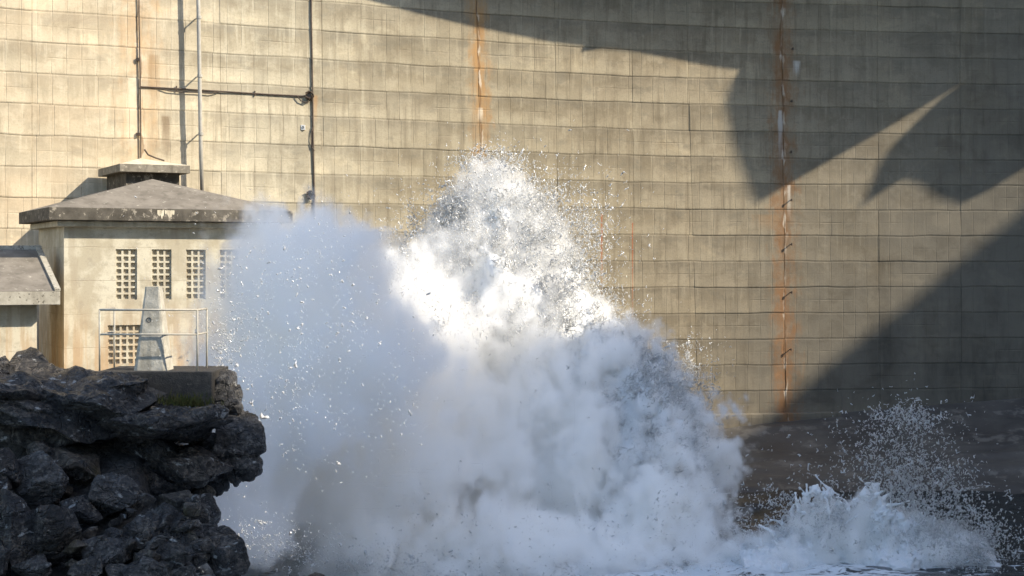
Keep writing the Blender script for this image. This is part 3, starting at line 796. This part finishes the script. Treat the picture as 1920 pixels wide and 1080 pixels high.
def rockset():
    G = 'boulders heaped below the outcrop'
    big = [
        (128, 872, 132, 92, 26.8, 'rock_brown', 'rounded brown lichen-flecked boulder resting against the dark outcrop', 4),
        (424, 1048, 130, 112, 25.6, 'rock', 'large dark angular boulder beside the white foam', 9),
        (18, 790, 75, 75, 27.0, 'rock_brown', 'mossy rounded boulder high on the heap under the outcrop', 2),
        (108, 1000, 120, 150, 25.2, 'rock', None, 12), (30, 985, 110, 170, 25.0, 'rock', None, 15), (205, 1035, 120, 84, 25.2, 'rock_grey', None, 18),
        (200, 935, 130, 95, 26.2, 'rock_grey', 'grey sloping slab lying beside the rounded brown boulder', 21), (60, 905, 120, 110, 26.2, 'rock_grey', None, 22), (300, 985, 120, 75, 26.0, 'rock_grey', None, 25),
        (270, 1000, 90, 80, 25.6, 'rock', None, 27), (330, 1040, 90, 70, 25.3, 'rock', None, 33), (150, 955, 90, 80, 25.8, 'rock', None, 35), (10, 880, 80, 110, 26.0, 'rock', None, 38), (330, 945, 110, 70, 26.8, 'rock_brown', None, 39),
        (250, 950, 90, 60, 26.4, 'rock_grey', None, 42), (65, 1065, 110, 60, 24.6, 'rock_grey', None, 44), (160, 1075, 90, 60, 24.6, 'rock', None, 45), (270, 1068, 110, 50, 24.8, 'rock_grey', None, 48), (345, 1078, 80, 40, 24.6, 'rock', None, 50),
        (385, 1000, 80, 60, 26.6, 'rock_grey', None, 55), (360, 965, 80, 60, 27.2, 'rock', None, 56), (75, 850, 70, 60, 26.8, 'rock', None, 57), (-30, 930, 110, 120, 25.6, 'rock', None, 59), (-20, 1050, 120, 110, 24.6, 'rock_grey', None, 61), (380, 965, 80, 70, 27.8, 'rock_grey', None, 75), (372, 925, 90, 60, 28.4, 'rock_brown', 'brown stone lodged under the overhanging end of the outcrop', 73),
        (595, 1090, 70, 36, 27.5, 'rock', 'dark boulder top just breaking through the white foam', 63)]
    for px, py, w, h, Y, m_, lab, sd_ in big:
        boulder(px, py, w, h, Y, sd_, m_, lab or ('grey angular boulder lying in the heap below the outcrop' if m_ == 'rock_grey' else 'dark angular boulder lying in the heap below the outcrop'),
                None if lab else ('grey '+G if m_ == 'rock_grey' else 'dark '+G), ((sd_*37) % 50)-25, 1.0, 6 if w > 80 else 5, rough=.07)
    rr = random.Random(3)
    for k in range(80):
        px = rr.uniform(-40, 400); py = rr.uniform(850+.0*px, 1085)
        if py < 900+(px-200)*.25 and px > 200: py = 960+rr.uniform(0, 110)
        t_ = (py-850)/230; Y = 27.1-2.4*t_+rr.uniform(-.2, .3)
        w = rr.uniform(20, 62)
        hh = w*rr.uniform(.55, .9); m_ = rr.choice(['rock', 'rock_grey', 'rock', 'rock_brown']); cn = {'rock': 'dark', 'rock_grey': 'grey', 'rock_brown': 'brown'}[m_]
        boulder(px, py, w, hh, Y, 100+k, m_, 'small %s broken stone wedged between the larger boulders of the heap' % cn, 'small %s stones in the boulder heap' % cn, rr.uniform(-40, 40), 1.0, 4, name='boulder', rough=.08)
rockset()
# moss cushion under the parapet
def moss():
    pts = []
    rr = random.Random(9); mb = MB()
    for k in range(420):
        px = rr.gauss(350, 26); py = 760-abs(rr.gauss(0, 7))+(px-350)*.06
        p = P(px, py, 28.0+rr.uniform(-.15, .1)); a = rr.uniform(0, 6.28); h = rr.uniform(.04, .13); w = .012
        mb.add([p+Vector((math.cos(a)*w, math.sin(a)*w, -.03)), p-Vector((math.cos(a)*w, math.sin(a)*w, .03)), p+Vector((rr.uniform(-.05, .05), rr.uniform(-.05, .05), h))], [(0, 1, 2)])
    o = mb.build('grass', M['moss']); tag(o, 'yellow-green grass tuft growing below the platform edge', 'grass', kind='stuff')
moss()

# ------------------------------------------------------------------ the splash
# shapes given as (photo x, y, half width, half height in photo px, distance, half depth m, weight)
MIST = [(585, 545, 165, 165, 38.5, 2.2, 1.0), (545, 520, 110, 130, 38.3, 1.6, .9), (560, 690, 200, 210, 38.0, 2.6, 1.0), (690, 690, 120, 140, 40.0, 2.2, .9), (730, 590, 120, 110, 46.0, 1.8, 1.0), (470, 610, 110, 150, 38.0, 2.2, .8), (480, 780, 130, 230, 37.0, 2.4, .75),
        (925, 440, 75, 120, 47.0, 1.2, 1.1), (920, 520, 120, 110, 46.9, 1.4, 1.1), (870, 500, 90, 100, 46.9, 1.3, 1.1), (1005, 520, 85, 105, 46.9, 1.3, 1.1), (960, 660, 170, 165, 46.6, 2.2, 1.0), (860, 640, 170, 190, 46.6, 2.3, 1.0), (1080, 740, 150, 160, 46.3, 2.3, 1.0), (1185, 860, 150, 165, 45.8, 2.3, 1.0),
        (1000, 900, 290, 230, 45.4, 2.9, 1.0), (770, 600, 110, 120, 45.5, 2.0, 1.0), (780, 760, 150, 200, 43.5, 2.6, 1.0), (650, 880, 270, 260, 41.5, 3.0, 1.0), (880, 1060, 480, 120, 42.5, 2.6, 1.0), (1250, 970, 110, 120, 44, 1.8, 1.0), (450, 960, 130, 120, 37, 2.4, .8),
        (1400, 1075, 160, 50, 42.6, 1.2, .95), (1535, 1000, 70, 62, 42.5, .55, 1.0), (1635, 985, 45, 70, 42.5, .5, 1.0), (1600, 1050, 190, 75, 42.4, .9, 1.0), (1730, 1055, 120, 70, 42.3, .9, 1.05), (1690, 1000, 60, 60, 42.5, .6, .95)]
CORE = [(925, 500, 105, 150, 47.3, 1.3, 1), (960, 640, 165, 170, 47, 2.0, 1), (870, 650, 120, 170, 47.2, 1.8, 1), (1090, 745, 145, 150, 46.6, 2.0, 1), (1195, 860, 130, 150, 46, 2.0, 1),
        (1000, 900, 270, 210, 46.2, 2.3, 1), (690, 640, 105, 125, 47.6, 1.4, 1), (640, 930, 180, 170, 43.5, 1.8, 1), (900, 1075, 440, 85, 43.0, 2.4, 1), (900, 1100, 520, 40, 41.2, 1.6, 1), (1380, 1080, 160, 40, 43, 1.4, 1), (1260, 985, 85, 100, 44.8, 1.6, 1), (560, 1075, 150, 62, 41.8, 1.3, 1)]
def blob_field(Q, blobs, pw=1.0):
    """>0 inside, 1 at a blob's centre, smooth union"""
    acc = np.zeros(Q.shape[:-1])
    for px, py, rx, ry, Y, dy, w in blobs:
        c = np.array(P(px, py, Y)); k = Y/FP
        d2 = ((Q[..., 0]-c[0])/(rx*k))**2+((Q[..., 1]-c[1])/dy)**2+((Q[..., 2]-c[2])/(ry*k))**2
        acc = acc+np.exp(np.clip(6*(w-np.sqrt(d2)), -40, 12))
    return np.log(acc+1e-9)/6
def lattice(lo, hi, h):
    n = [int(round((b-a)/h))+1 for a, b in zip(lo, hi)]
    ax = [np.linspace(a, b, k) for a, b, k in zip(lo, hi, n)]
    return np.stack(np.meshgrid(*ax, indexing='ij'), -1), n
def surface_nets(F, Q):
    """smooth iso-surface (F = 0) of a sampled field, as quads"""
    nx, ny, nz = F.shape; s = F > 0
    c = [(i, j, k) for i in (0, 1) for j in (0, 1) for k in (0, 1)]
    sl = lambda A, i, j, k: A[i:nx-1+i, j:ny-1+j, k:nz-1+k]
    cnt = sum(sl(s, *q).astype(int) for q in c)
    act = (cnt > 0) & (cnt < 8)
    acc = np.zeros(act.shape+(3,)); num = np.zeros(act.shape)
    for a in range(8):
        for b in range(a+1, 8):
            if sum(x != y for x, y in zip(c[a], c[b])) != 1: continue
            fa, fb = sl(F, *c[a]), sl(F, *c[b]); m = (fa > 0) != (fb > 0)
            t = np.where(m, fa/np.where(m, fa-fb, 1), 0)
            pa = Q[c[a][0]:nx-1+c[a][0], c[a][1]:ny-1+c[a][1], c[a][2]:nz-1+c[a][2]]; pb = Q[c[b][0]:nx-1+c[b][0], c[b][1]:ny-1+c[b][1], c[b][2]:nz-1+c[b][2]]
            acc += np.where(m[..., None], pa+(pb-pa)*t[..., None], 0); num += m
    idx = -np.ones(act.shape, int); idx[act] = np.arange(act.sum())
    V = acc[act]/num[act][:, None]; quads = []
    for ax in range(3):
        A = np.moveaxis(s, ax, 0); m = A[:-1] != A[1:]; up = A[:-1][m[:, 1:-1, 1:-1].nonzero()[0], 0, 0] if False else None
        I = np.moveaxis(idx, ax, 0)
        mm = m[:, 1:-1, 1:-1]; i, j, k = mm.nonzero()
        q = np.stack([I[i, j, k], I[i, j+1, k], I[i, j+1, k+1], I[i, j, k+1]], -1)
        flip = A[:-1][:, 1:-1, 1:-1][mm]
        if ax == 1: flip = ~flip
        q = np.where(flip[:, None], q, q[:, ::-1]); quads.append(q)
    return V, np.concatenate(quads)

splash = tag(empty('water_splash', P(930, 1040, 45)), 'towering burst of white spray thrown up in front of the dam', 'splash')
SL = np.array(splash.location)

# --- dense white water inside the burst
Q, nn_ = lattice((-7.6, 40.0, -.4), (8.9, 50.0, 10.9), .115)
g = blob_field(Q, CORE)
stretch = Q*np.array([1, 1, .6])
warp = .9*np.stack([vnoise(Q*.55, s_) for s_ in (1, 2, 3)], -1)
n1 = fbm(stretch*.75+warp*.5, 5, 44, .62)
F = g+.15*n1-.14+.20*np.exp(-((Q[..., 0]+.6)/2.4)**2)*sstep(5.6, 7.2, Q[..., 2])+.11*sstep(1.8, 3.6, Q[..., 0])
F[0] = F[-1] = -1; F[:, 0] = F[:, -1] = -1; F[:, :, 0] = F[:, :, -1] = -1
V_, q_ = surface_nets(F, Q)
core = link('white_water', np_mesh('white_water', V_-SL, q_, True), M['foam'], splash)
tag(core, kind='stuff')
gradf = np.stack(np.gradient(F, .115), -1)
def at_lat(A, p):
    lo = Q[0, 0, 0]; i = np.clip(np.round((p-lo)/.115).astype(int), 0, np.array(A.shape[:3])-1); return A[i[:, 0], i[:, 1], i[:, 2]]

# --- squiggly ligaments and drops, as many tiny closed meshes joined into one
def templates(k, seed):
    r = np.random.default_rng(seed); T = []
    for _ in range(k):
        bend = r.normal(size=(4, 3))*.28; ln = np.linspace(-1, 1, 4)
        p = np.stack([bend[:, 0], bend[:, 1], ln], -1); rad = r.uniform(.16, .34)*np.array([0, 1, r.uniform(.6, 1.2), 0])
        v = [p[0]]
        for j in (1, 2):
            for a in range(3): v.append(p[j]+rad[j]*np.array([math.cos(a*2.094+j), math.sin(a*2.094+j), 0]))
        v.append(p[3]); T.append(np.array(v))
    f = [(0, 2, 1), (0, 3, 2), (0, 1, 3)]
    for a in range(3):
        b = (a+1) % 3; f += [(1+a, 1+b, 4+b), (1+a, 4+b, 4+a)]
    f += [(4, 5, 7), (5, 6, 7), (6, 4, 7)]
    return np.array(T), np.array(f)
def rot_to(d, r):
    """rotation matrices whose z axis is d, random spin"""
    d = d/np.maximum(np.linalg.norm(d, axis=1, keepdims=True), 1e-6)
    t = r.normal(size=d.shape); a = np.cross(d, t); a /= np.maximum(np.linalg.norm(a, axis=1, keepdims=True), 1e-6); b = np.cross(d, a)
    return np.stack([a, b, d], -1)
def squiggles(name, pos, dirs, length, fat, parent, seed, mat='drop'):
    r = np.random.default_rng(seed); T, f = templates(40, seed)
    R = rot_to(dirs, r); k = r.integers(0, 40, len(pos)); tv = T[k]*np.stack([fat, fat, np.ones_like(fat)], -1)[:, None, :]
    v = np.einsum('nij,nkj->nki', R, tv)*length[:, None, None]+pos[:, None, :]
    tri = f[None]+(np.arange(len(pos))*8)[:, None, None]
    o = link(name, np_mesh(name, v.reshape(-1, 3)-np.array(parent.location), tri.reshape(-1, 3), True), M[mat], parent); tag(o, kind='stuff'); return o
def pxy(p): return 960+p[:, 0]/p[:, 1]*FP, HY-(p[:, 2]-CZ)/p[:, 1]*FP

r = np.random.default_rng(11)
# how crisp (drop-rich) each place of the burst is
def crisp(p):
    x, y = pxy(p)
    c = np.exp(-((x-930)/150)**2-((y-430)/130)**2)+.9*np.exp(-((x-1060)/80)**2-((y-540)/120)**2)+1.0*np.exp(-((x-1250)/100)**2-((y-780)/150)**2)
    c += .55*np.exp(-((x-690)/80)**2-((y-560)/70)**2)+.30*np.exp(-((x-860)/90)**2-((y-650)/90)**2)+.5*np.exp(-((x-640)/190)**2-((y-1050)/50)**2)+.45*np.exp(-((x-1290)/90)**2-((y-1010)/80)**2)+.15*np.exp(-((x-1000)/250)**2-((y-980)/70)**2)
    return np.clip(c+.12*sstep(620, 760, x), 0, 1)
front = V_[V_[:, 1] < 48.2]
cand = front[r.integers(0, len(front), 620000)]
nrm = -at_lat(gradf, cand); nrm /= np.maximum(np.linalg.norm(nrm, axis=1, keepdims=True), 1e-6)
fil = 1-np.abs(fbm(cand*np.array([1.5, 1.5, 1.1]), 3, 71))*1.9
cr = crisp(cand)
keep = r.random(len(cand)) < cr*sstep(.1, .95, fil)*.55
cand, nrm, cr = cand[keep], nrm[keep], cr[keep]
off = r.exponential(.16, len(cand))*(0.3+1.2*cr)
base = np.array(P(960, 1050, 46))
radial = cand-base; radial /= np.linalg.norm(radial, axis=1, keepdims=True)
shade_ = lit(cand) < .2
off = np.where(shade_, off*.35, off)
keep = (~shade_) | (r.random(len(cand)) < .8)
cand, nrm, cr, off = cand[keep], nrm[keep], cr[keep], off[keep]
radial = cand-base; radial /= np.linalg.norm(radial, axis=1, keepdims=True)
pos = cand+nrm*off[:, None]+radial*(r.exponential(.10, len(cand))*cr)[:, None]+r.normal(size=cand.shape)*.05
dirs = radial+r.normal(size=radial.shape)*.75
L_ = r.lognormal(math.log(.048), .5, len(pos))
squiggles('spray', pos, dirs, np.clip(L_, .015, .16), r.uniform(.5, 1.1, len(pos)), splash, 5)
print('coat', len(pos))

# --- flying spray beyond the edge
def plume(n, px, py, sx, sy, Y, dy, sd_, thr=.15, fs=1.2, up=.0):
    rr = np.random.default_rng(sd_)
    x = px+rr.normal(size=n*6)*sx; y = py+rr.normal(size=n*6)*sy; yy = Y+rr.normal(size=n*6)*dy
    p = np.stack([(x-960)/FP*yy, yy, CZ+(HY-y)/FP*yy], -1)
    f = 1-np.abs(fbm(p*np.array([fs, fs, fs*.7]), 3, sd_))*1.8
    k = (rr.random(len(p)) < sstep(thr, 1.0, f)) & (p[:, 2] > .02)
    return p[k][:n]
parts = [plume(1500, 560, 560, 110, 80, 30.6, .22, 81, .3, 2.4), plume(1200, 430, 650, 26, 50, 30.4, .25, 82, .2, 2.6), plume(900, 520, 780, 90, 90, 30.6, .2, 83, .3, 2.4), plume(6500, 520, 1035, 80, 26, 30.8, .25, 84, .1, 2.2), plume(5500, 680, 1060, 90, 20, 30.9, .25, 85, .1, 2.2), plume(1200, 950, 985, 140, 45, 31.0, .25, 86, .1, 2.4), plume(600, 800, 780, 60, 110, 31.0, .25, 87, .2, 2.4), plume(2500, 1000, 1075, 200, 14, 31.0, .2, 88, .1, 2.2),
         plume(5200, 925, 395, 44, 45, 47.2, .7, 1), plume(1500, 930, 335, 26, 24, 47.2, .5, 2), plume(5000, 865, 435, 55, 42, 47.2, .7, 3), plume(4800, 995, 445, 50, 50, 47.2, .7, 4), plume(1800, 930, 470, 80, 60, 45.6, .3, 72, .5, 1.8), plume(1500, 1040, 540, 45, 60, 45.6, .3, 73, .5, 1.8), plume(900, 905, 310, 30, 16, 47.4, .4, 14),
         plume(1500, 1090, 480, 45, 70, 47.5, .8, 5), plume(1100, 1060, 400, 50, 40, 47.5, .6, 6), plume(1600, 1130, 600, 34, 30, 48.6, .5, 7), plume(1400, 1250, 700, 40, 34, 49.6, .4, 8), plume(1100, 1275, 690, 20, 26, 49.6, .3, 15),
         plume(2200, 1320, 830, 26, 62, 49.8, .4, 9), plume(900, 700, 520, 50, 40, 47, .8, 10), plume(900, 800, 480, 40, 40, 47, .7, 16), 
         plume(4200, 520, 1022, 70, 24, 41.6, .35, 11), plume(3800, 680, 1042, 80, 24, 41.5, .35, 12), plume(1500, 1300, 960, 40, 50, 44, .7, 19), plume(900, 900, 950, 150, 45, 41.0, .3, 13, .05), plume(120, 760, 720, 90, 110, 41.0, .3, 20, .0), plume(1300, 860, 640, 40, 32, 43.6, .4, 61, .45, 2.2), plume(900, 700, 545, 55, 40, 44.2, .5, 62, .45, 2.0), plume(700, 790, 600, 40, 45, 43.4, .4, 63, .5, 2.0), plume(600, 780, 760, 18, 60, 42.3, .3, 64, .4, 2.2), plume(500, 1060, 720, 60, 40, 42.6, .5, 66, .5, 2.0), plume(900, 1240, 860, 45, 70, 43.2, .5, 67, .4, 1.8), plume(900, 1110, 640, 35, 50, 44.4, .5, 68, .4, 1.8), plume(900, 1060, 960, 120, 40, 41.0, .3, 70, .2, 1.6), plume(500, 1150, 1000, 90, 40, 41.0, .3, 21)]
pos = np.concatenate(parts); xx_, yy_ = pxy(pos)
pos = pos[(lit(pos) > .2) | (r.random(len(pos)) < np.where(xx_ > 1225, .7, np.where(yy_ > 940, .2, .05)))]; radial = pos-base; radial /= np.linalg.norm(radial, axis=1, keepdims=True)
L_ = r.lognormal(math.log(.034), .5, len(pos))*np.clip(pos[:, 1]/46, .5, 1)**1.6
squiggles('flying_drops', pos, radial+r.normal(size=pos.shape)*.6, np.clip(L_, .009, .13)*np.where(pos[:, 1] < 35, .62, 1), r.uniform(.6, 1.5, len(pos))*np.where(pos[:, 1] < 35, 1.9, 1), splash, 6)

# --- mist: a coarse field kept on the object's points, refined and turned into a volume by its modifier
mlo, mhi, mh = np.array((-9.4, 33.6, -.5)), np.array((13.2, 51.0, 11.5)), .26
MQ, mn = lattice(mlo, mhi, mh)
mhi = MQ[-1, -1, -1]
mg = blob_field(MQ, MIST)
mw = fbm(MQ*.5, 3, 90)
fieldv = mg+.10*mw
edge_fade = np.minimum.reduce([MQ[..., 0]-mlo[0], mhi[0]-MQ[..., 0], MQ[..., 1]-mlo[1], mhi[1]-MQ[..., 1], mhi[2]-MQ[..., 2]])
fieldv = np.where(edge_fade < .3, -1, fieldv)
# the part in front of the bank's rocks and right at the dam's face stays clear
mesh = bpy.data.meshes.new('mist')
mesh.vertices.add(fieldv.size); mesh.vertices.foreach_set('co', (MQ.reshape(-1, 3)-SL).astype(np.float32).ravel())
at = mesh.attributes.new('field', 'FLOAT', 'POINT'); at.data.foreach_set('value', fieldv.astype(np.float32).ravel())
mx_, my_ = 960+MQ[..., 0]/MQ[..., 1]*FP, HY-(MQ[..., 2]-CZ)/MQ[..., 1]*FP
gainv = 2.0-1.1*np.exp(-((mx_-790)/75)**2-((my_-540)/90)**2)-1.0*sstep(500, 420, mx_)*sstep(900, 800, my_)+.8*np.exp(-((mx_-930)/150)**2-((my_-480)/120)**2)+5.5*np.clip(np.exp(-((mx_-1230)/150)**2-((my_-780)/230)**2)+sstep(1330, 1400, mx_)+.5*np.exp(-((mx_-900)/420)**2-((my_-1040)/70)**2)+.35*np.exp(-((mx_-560)/160)**2-((my_-400)/60)**2), 0, 1)
at = mesh.attributes.new('gain', 'FLOAT', 'POINT'); at.data.foreach_set('value', gainv.astype(np.float32).ravel())
M['mist'] = mat_volume(1.0)
mist = link('mist', mesh, M['mist'], splash)
tag(mist, kind='stuff')
def mist_group(res):
    ng = bpy.data.node_groups.new('mist_volume', 'GeometryNodeTree')
    ng.interface.new_socket('Geometry', in_out='INPUT', socket_type='NodeSocketGeometry'); ng.interface.new_socket('Geometry', in_out='OUTPUT', socket_type='NodeSocketGeometry')
    N = ng.nodes; Lk = ng.links
    gi, go = N.new('NodeGroupInput'), N.new('NodeGroupOutput')
    def nd(t, **pr):
        x = N.new(t)
        for k, v in pr.items(): setattr(x, k, v)
        return x
    def put(s_, v):
        if isinstance(v, bpy.types.NodeSocket): Lk.new(v, s_)
        else: s_.default_value = v
    def mt(op, a, b=0.0, c=0.0, clamp=False):
        x = nd('ShaderNodeMath', operation=op, use_clamp=clamp); put(x.inputs[0], a); put(x.inputs[1], b); put(x.inputs[2], c); return x.outputs[0]
    def vm(op, a, b):
        x = nd('ShaderNodeVectorMath', operation=op); put(x.inputs[0], a); put(x.inputs[1], b); return x.outputs[0]
    pos = nd('GeometryNodeInputPosition').outputs[0]
    lo = tuple(mlo-SL); 
    q = vm('DIVIDE', vm('SUBTRACT', pos, lo), (mh, mh, mh))
    q = vm('MINIMUM', vm('MAXIMUM', q, (0, 0, 0)), tuple(float(k)-1.001 for k in mn))
    fl_ = vm('FLOOR', q, (0, 0, 0)); fr = vm('SUBTRACT', q, fl_)
    sf = nd('ShaderNodeSeparateXYZ'); put(sf.inputs[0], fl_); sr = nd('ShaderNodeSeparateXYZ'); put(sr.inputs[0], fr)
    attr = nd('GeometryNodeInputNamedAttribute', data_type='FLOAT'); attr.inputs[0].default_value = 'field'
    b0 = mt('ADD', mt('MULTIPLY', sf.outputs[0], mn[1]*mn[2]), mt('ADD', mt('MULTIPLY', sf.outputs[1], mn[2]), sf.outputs[2]))
    def samp(o):
        si = nd('GeometryNodeSampleIndex', data_type='FLOAT', domain='POINT'); Lk.new(gi.outputs[0], si.inputs['Geometry']); put(si.inputs['Value'], attr.outputs[0]); put(si.inputs['Index'], mt('ADD', b0, float(o))); return si.outputs[0]
    def lerp(a, b, t): return mt('MULTIPLY_ADD', mt('SUBTRACT', b, a), t, a)
    c = {}
    for i in (0, 1):
        for j in (0, 1):
            c[i, j] = lerp(samp(i*mn[1]*mn[2]+j*mn[2]), samp(i*mn[1]*mn[2]+j*mn[2]+1), sr.outputs[2])
    f = lerp(lerp(c[0, 0], c[0, 1], sr.outputs[1]), lerp(c[1, 0], c[1, 1], sr.outputs[1]), sr.outputs[0])
    def noise(scale, det, dist):
        x = nd('ShaderNodeTexNoise'); put(x.inputs['Vector'], vm('MULTIPLY', pos, (1.0, 1.0, .75))); put(x.inputs['Scale'], scale); put(x.inputs['Detail'], det); put(x.inputs['Roughness'], .62); put(x.inputs['Distortion'], dist)
        return mt('SUBTRACT', x.outputs[0], .5)
    ga = nd('GeometryNodeInputNamedAttribute', data_type='FLOAT'); ga.inputs[0].default_value = 'gain'
    si = nd('GeometryNodeSampleIndex', data_type='FLOAT', domain='POINT'); Lk.new(gi.outputs[0], si.inputs['Geometry']); put(si.inputs['Value'], ga.outputs[0]); put(si.inputs['Index'], b0)
    gn = si.outputs[0]
    f = mt('ADD', f, mt('ADD', mt('MULTIPLY', noise(.68, 8.0, .8), 1.9), mt('MULTIPLY', noise(2.9, 7.0, .4), mt('MULTIPLY_ADD', gn, .05, .95))))
    mr = nd('ShaderNodeMapRange', interpolation_type='SMOOTHSTEP')
    for i, v in enumerate((f, -.02, .26, 0.0, 1.0)): put(mr.inputs[i], v)
    d = mt('MULTIPLY', mt('MULTIPLY', mr.outputs[0], mr.outputs[0]), gn)
    vc = nd('GeometryNodeVolumeCube'); put(vc.inputs['Density'], d)
    put(vc.inputs['Min'], lo); put(vc.inputs['Max'], tuple(mhi-SL))
    for k, a in zip(('Resolution X', 'Resolution Y', 'Resolution Z'), res): vc.inputs[k].default_value = a
    sm = nd('GeometryNodeSetMaterial'); Lk.new(vc.outputs[0], sm.inputs[0]); sm.inputs['Material'].default_value = M['mist']
    Lk.new(sm.outputs[0], go.inputs[0]); return ng
md = mist.modifiers.new('mist', 'NODES'); md.node_group = mist_group((312, 240, 166))

# ------------------------------------------------------------------ the smaller splash at the right: a torn sheet with a crown of fingers
s2 = tag(empty('water_splash', P(1620, 1060, 42.5)), 'smaller splash of torn white water with a finger-like crown before the dark rock', 'splash')
YS = 42.5; k2 = YS/FP
lo2, hi2, h2 = (P(1380, 0, YS).x, YS-1.5, -.35), (P(1900, 0, YS).x, YS+1.5, P(0, 880, YS).z), .032
Q2, n2_ = lattice(lo2, hi2, h2)
lo2 = np.array(lo2)
x2 = 960+Q2[..., 0]/k2; y2 = HY-(Q2[..., 2]-CZ)/k2
topx = [1380, 1430, 1460, 1490, 1510, 1530, 1560, 1575, 1590, 1615, 1625, 1640, 1660, 1700, 1740, 1790, 1840, 1900]
topy = [1035, 1020, 1006, 975, 942, 924, 930, 945, 950, 934, 922, 918, 950, 970, 985, 1008, 1040, 1075]
tz = np.interp(x2, topx, topy)
hole = fbm(Q2*np.array([4.6, 2.0, 3.2]), 3, 15)
thick = np.interp(y2, [900, 960, 1000, 1040, 1090], [.07, .15, .40, 1.0, 1.6])
sheetc = YS+.25*np.sin(Q2[..., 0]*1.7)+.18*fbm(Q2*.9, 2, 8)
F2 = np.minimum((y2-tz)*k2*1.0, thick-np.abs(Q2[..., 1]-sheetc))
F2 = F2+.13*fbm(Q2*3.4, 4, 33, .65)
hz_ = (np.exp(-((x2-1545)/60)**2-((y2-985)/36)**2)*.6+.22*sstep(1040, 985, y2)+.3*np.exp(-((x2-1760)/80)**2-((y2-1020)/30)**2))*np.clip(hole+.22, 0, 1)
F2 = F2-hz_
# fingers
rr = np.random.default_rng(77)
def add_ball(c, rad):
    m = int(math.ceil((rad+.05)/h2)); i = np.round((c-lo2)/h2).astype(int)
    a = np.maximum(i-m, 0); b = np.minimum(i+m+1, F2.shape)
    if np.any(a >= b): return
    s = tuple(slice(x, y) for x, y in zip(a, b)); d = np.linalg.norm(Q2[s]-c, axis=-1)
    F2[s] = np.maximum(F2[s], rad-d)
def finger(px, py, vx, vz, n, r0, dy=0.0):
    p = np.array(P(px, py, YS+dy)); v = np.array([vx, rr.normal()*.3, vz])*.026; w = rr.normal(size=3)*.0022
    for k in range(n):
        rad = r0*(1-k/n)**1.6+.024
        if k > n-3: rad = .036
        add_ball(p.copy(), rad); p = p+v; v[2] -= .0008; v = v+w+rr.normal(size=3)*.0025
for a in [(1486, 965, -.6, 1.0, 14, .05), (1498, 950, -.7, 1.1, 12, .05), (1512, 935, -.3, 1.2, 9, .09), (1528, 920, .25, 1.2, 7, .13), (1548, 928, .5, .8, 6, .09), (1572, 946, .1, 1.1, 8, .07), (1470, 985, -.9, .9, 13, .04), (1622, 928, .3, 1.1, 8, .11), (1640, 916, .4, 1.2, 7, .12), (1655, 937, .7, 1.0, 10, .06)]:
    finger(*a[:2], *a[2:5], a[5], rr.normal()*.15)
for k in range(260):
    px = rr.uniform(1420, 1830); py = np.interp(px, topx, topy)+rr.uniform(-14, 40)
    finger(px, py, rr.normal()*.8, rr.uniform(-.2, 1.1), int(rr.integers(4, 12)), rr.uniform(.005, .04), rr.normal()*.4)
F2[0] = F2[-1] = -1; F2[:, 0] = F2[:, -1] = -1; F2[:, :, 0] = F2[:, :, -1] = -1
V2, q2 = surface_nets(F2, Q2)
S2 = np.array(s2.location)
tag(link('white_water', np_mesh('white_water', V2-S2, q2, True), M['foam'], s2), kind='stuff')
parts = [plume(2400, 1700, 915, 62, 55, 43, .6, 41, .15, 1.4), plume(800, 1695, 830, 48, 38, 43, .5, 42, .2, 1.4), plume(3200, 1735, 980, 65, 38, 42.6, .7, 43, .0, 1.0), plume(2000, 1800, 1030, 50, 35, 42, .7, 44, .0), plume(400, 1700, 780, 45, 14, 43, .4, 45, .0), plume(160, 1570, 870, 60, 40, 43, .4, 46, .0), plume(800, 1470, 985, 22, 30, 42.6, .4, 47, .0), plume(900, 1560, 985, 40, 30, 42.2, .4, 48, .0), plume(500, 1860, 1060, 30, 24, 41.5, .5, 49, .0), plume(500, 1400, 1000, 40, 40, 43.5, .6, 50)]
pos = np.concatenate(parts)
L_ = rr.lognormal(math.log(.032), .42, len(pos))
squiggles('flying_drops', pos, np.array([.3, 0, 1])+rr.normal(size=pos.shape)*.8, np.clip(L_, .012, .10), rr.uniform(1.0, 2.2, len(pos)), s2, 8)
print('tris', sum(len(o.data.polygons) for o in bpy.data.objects if o.type == 'MESH'))
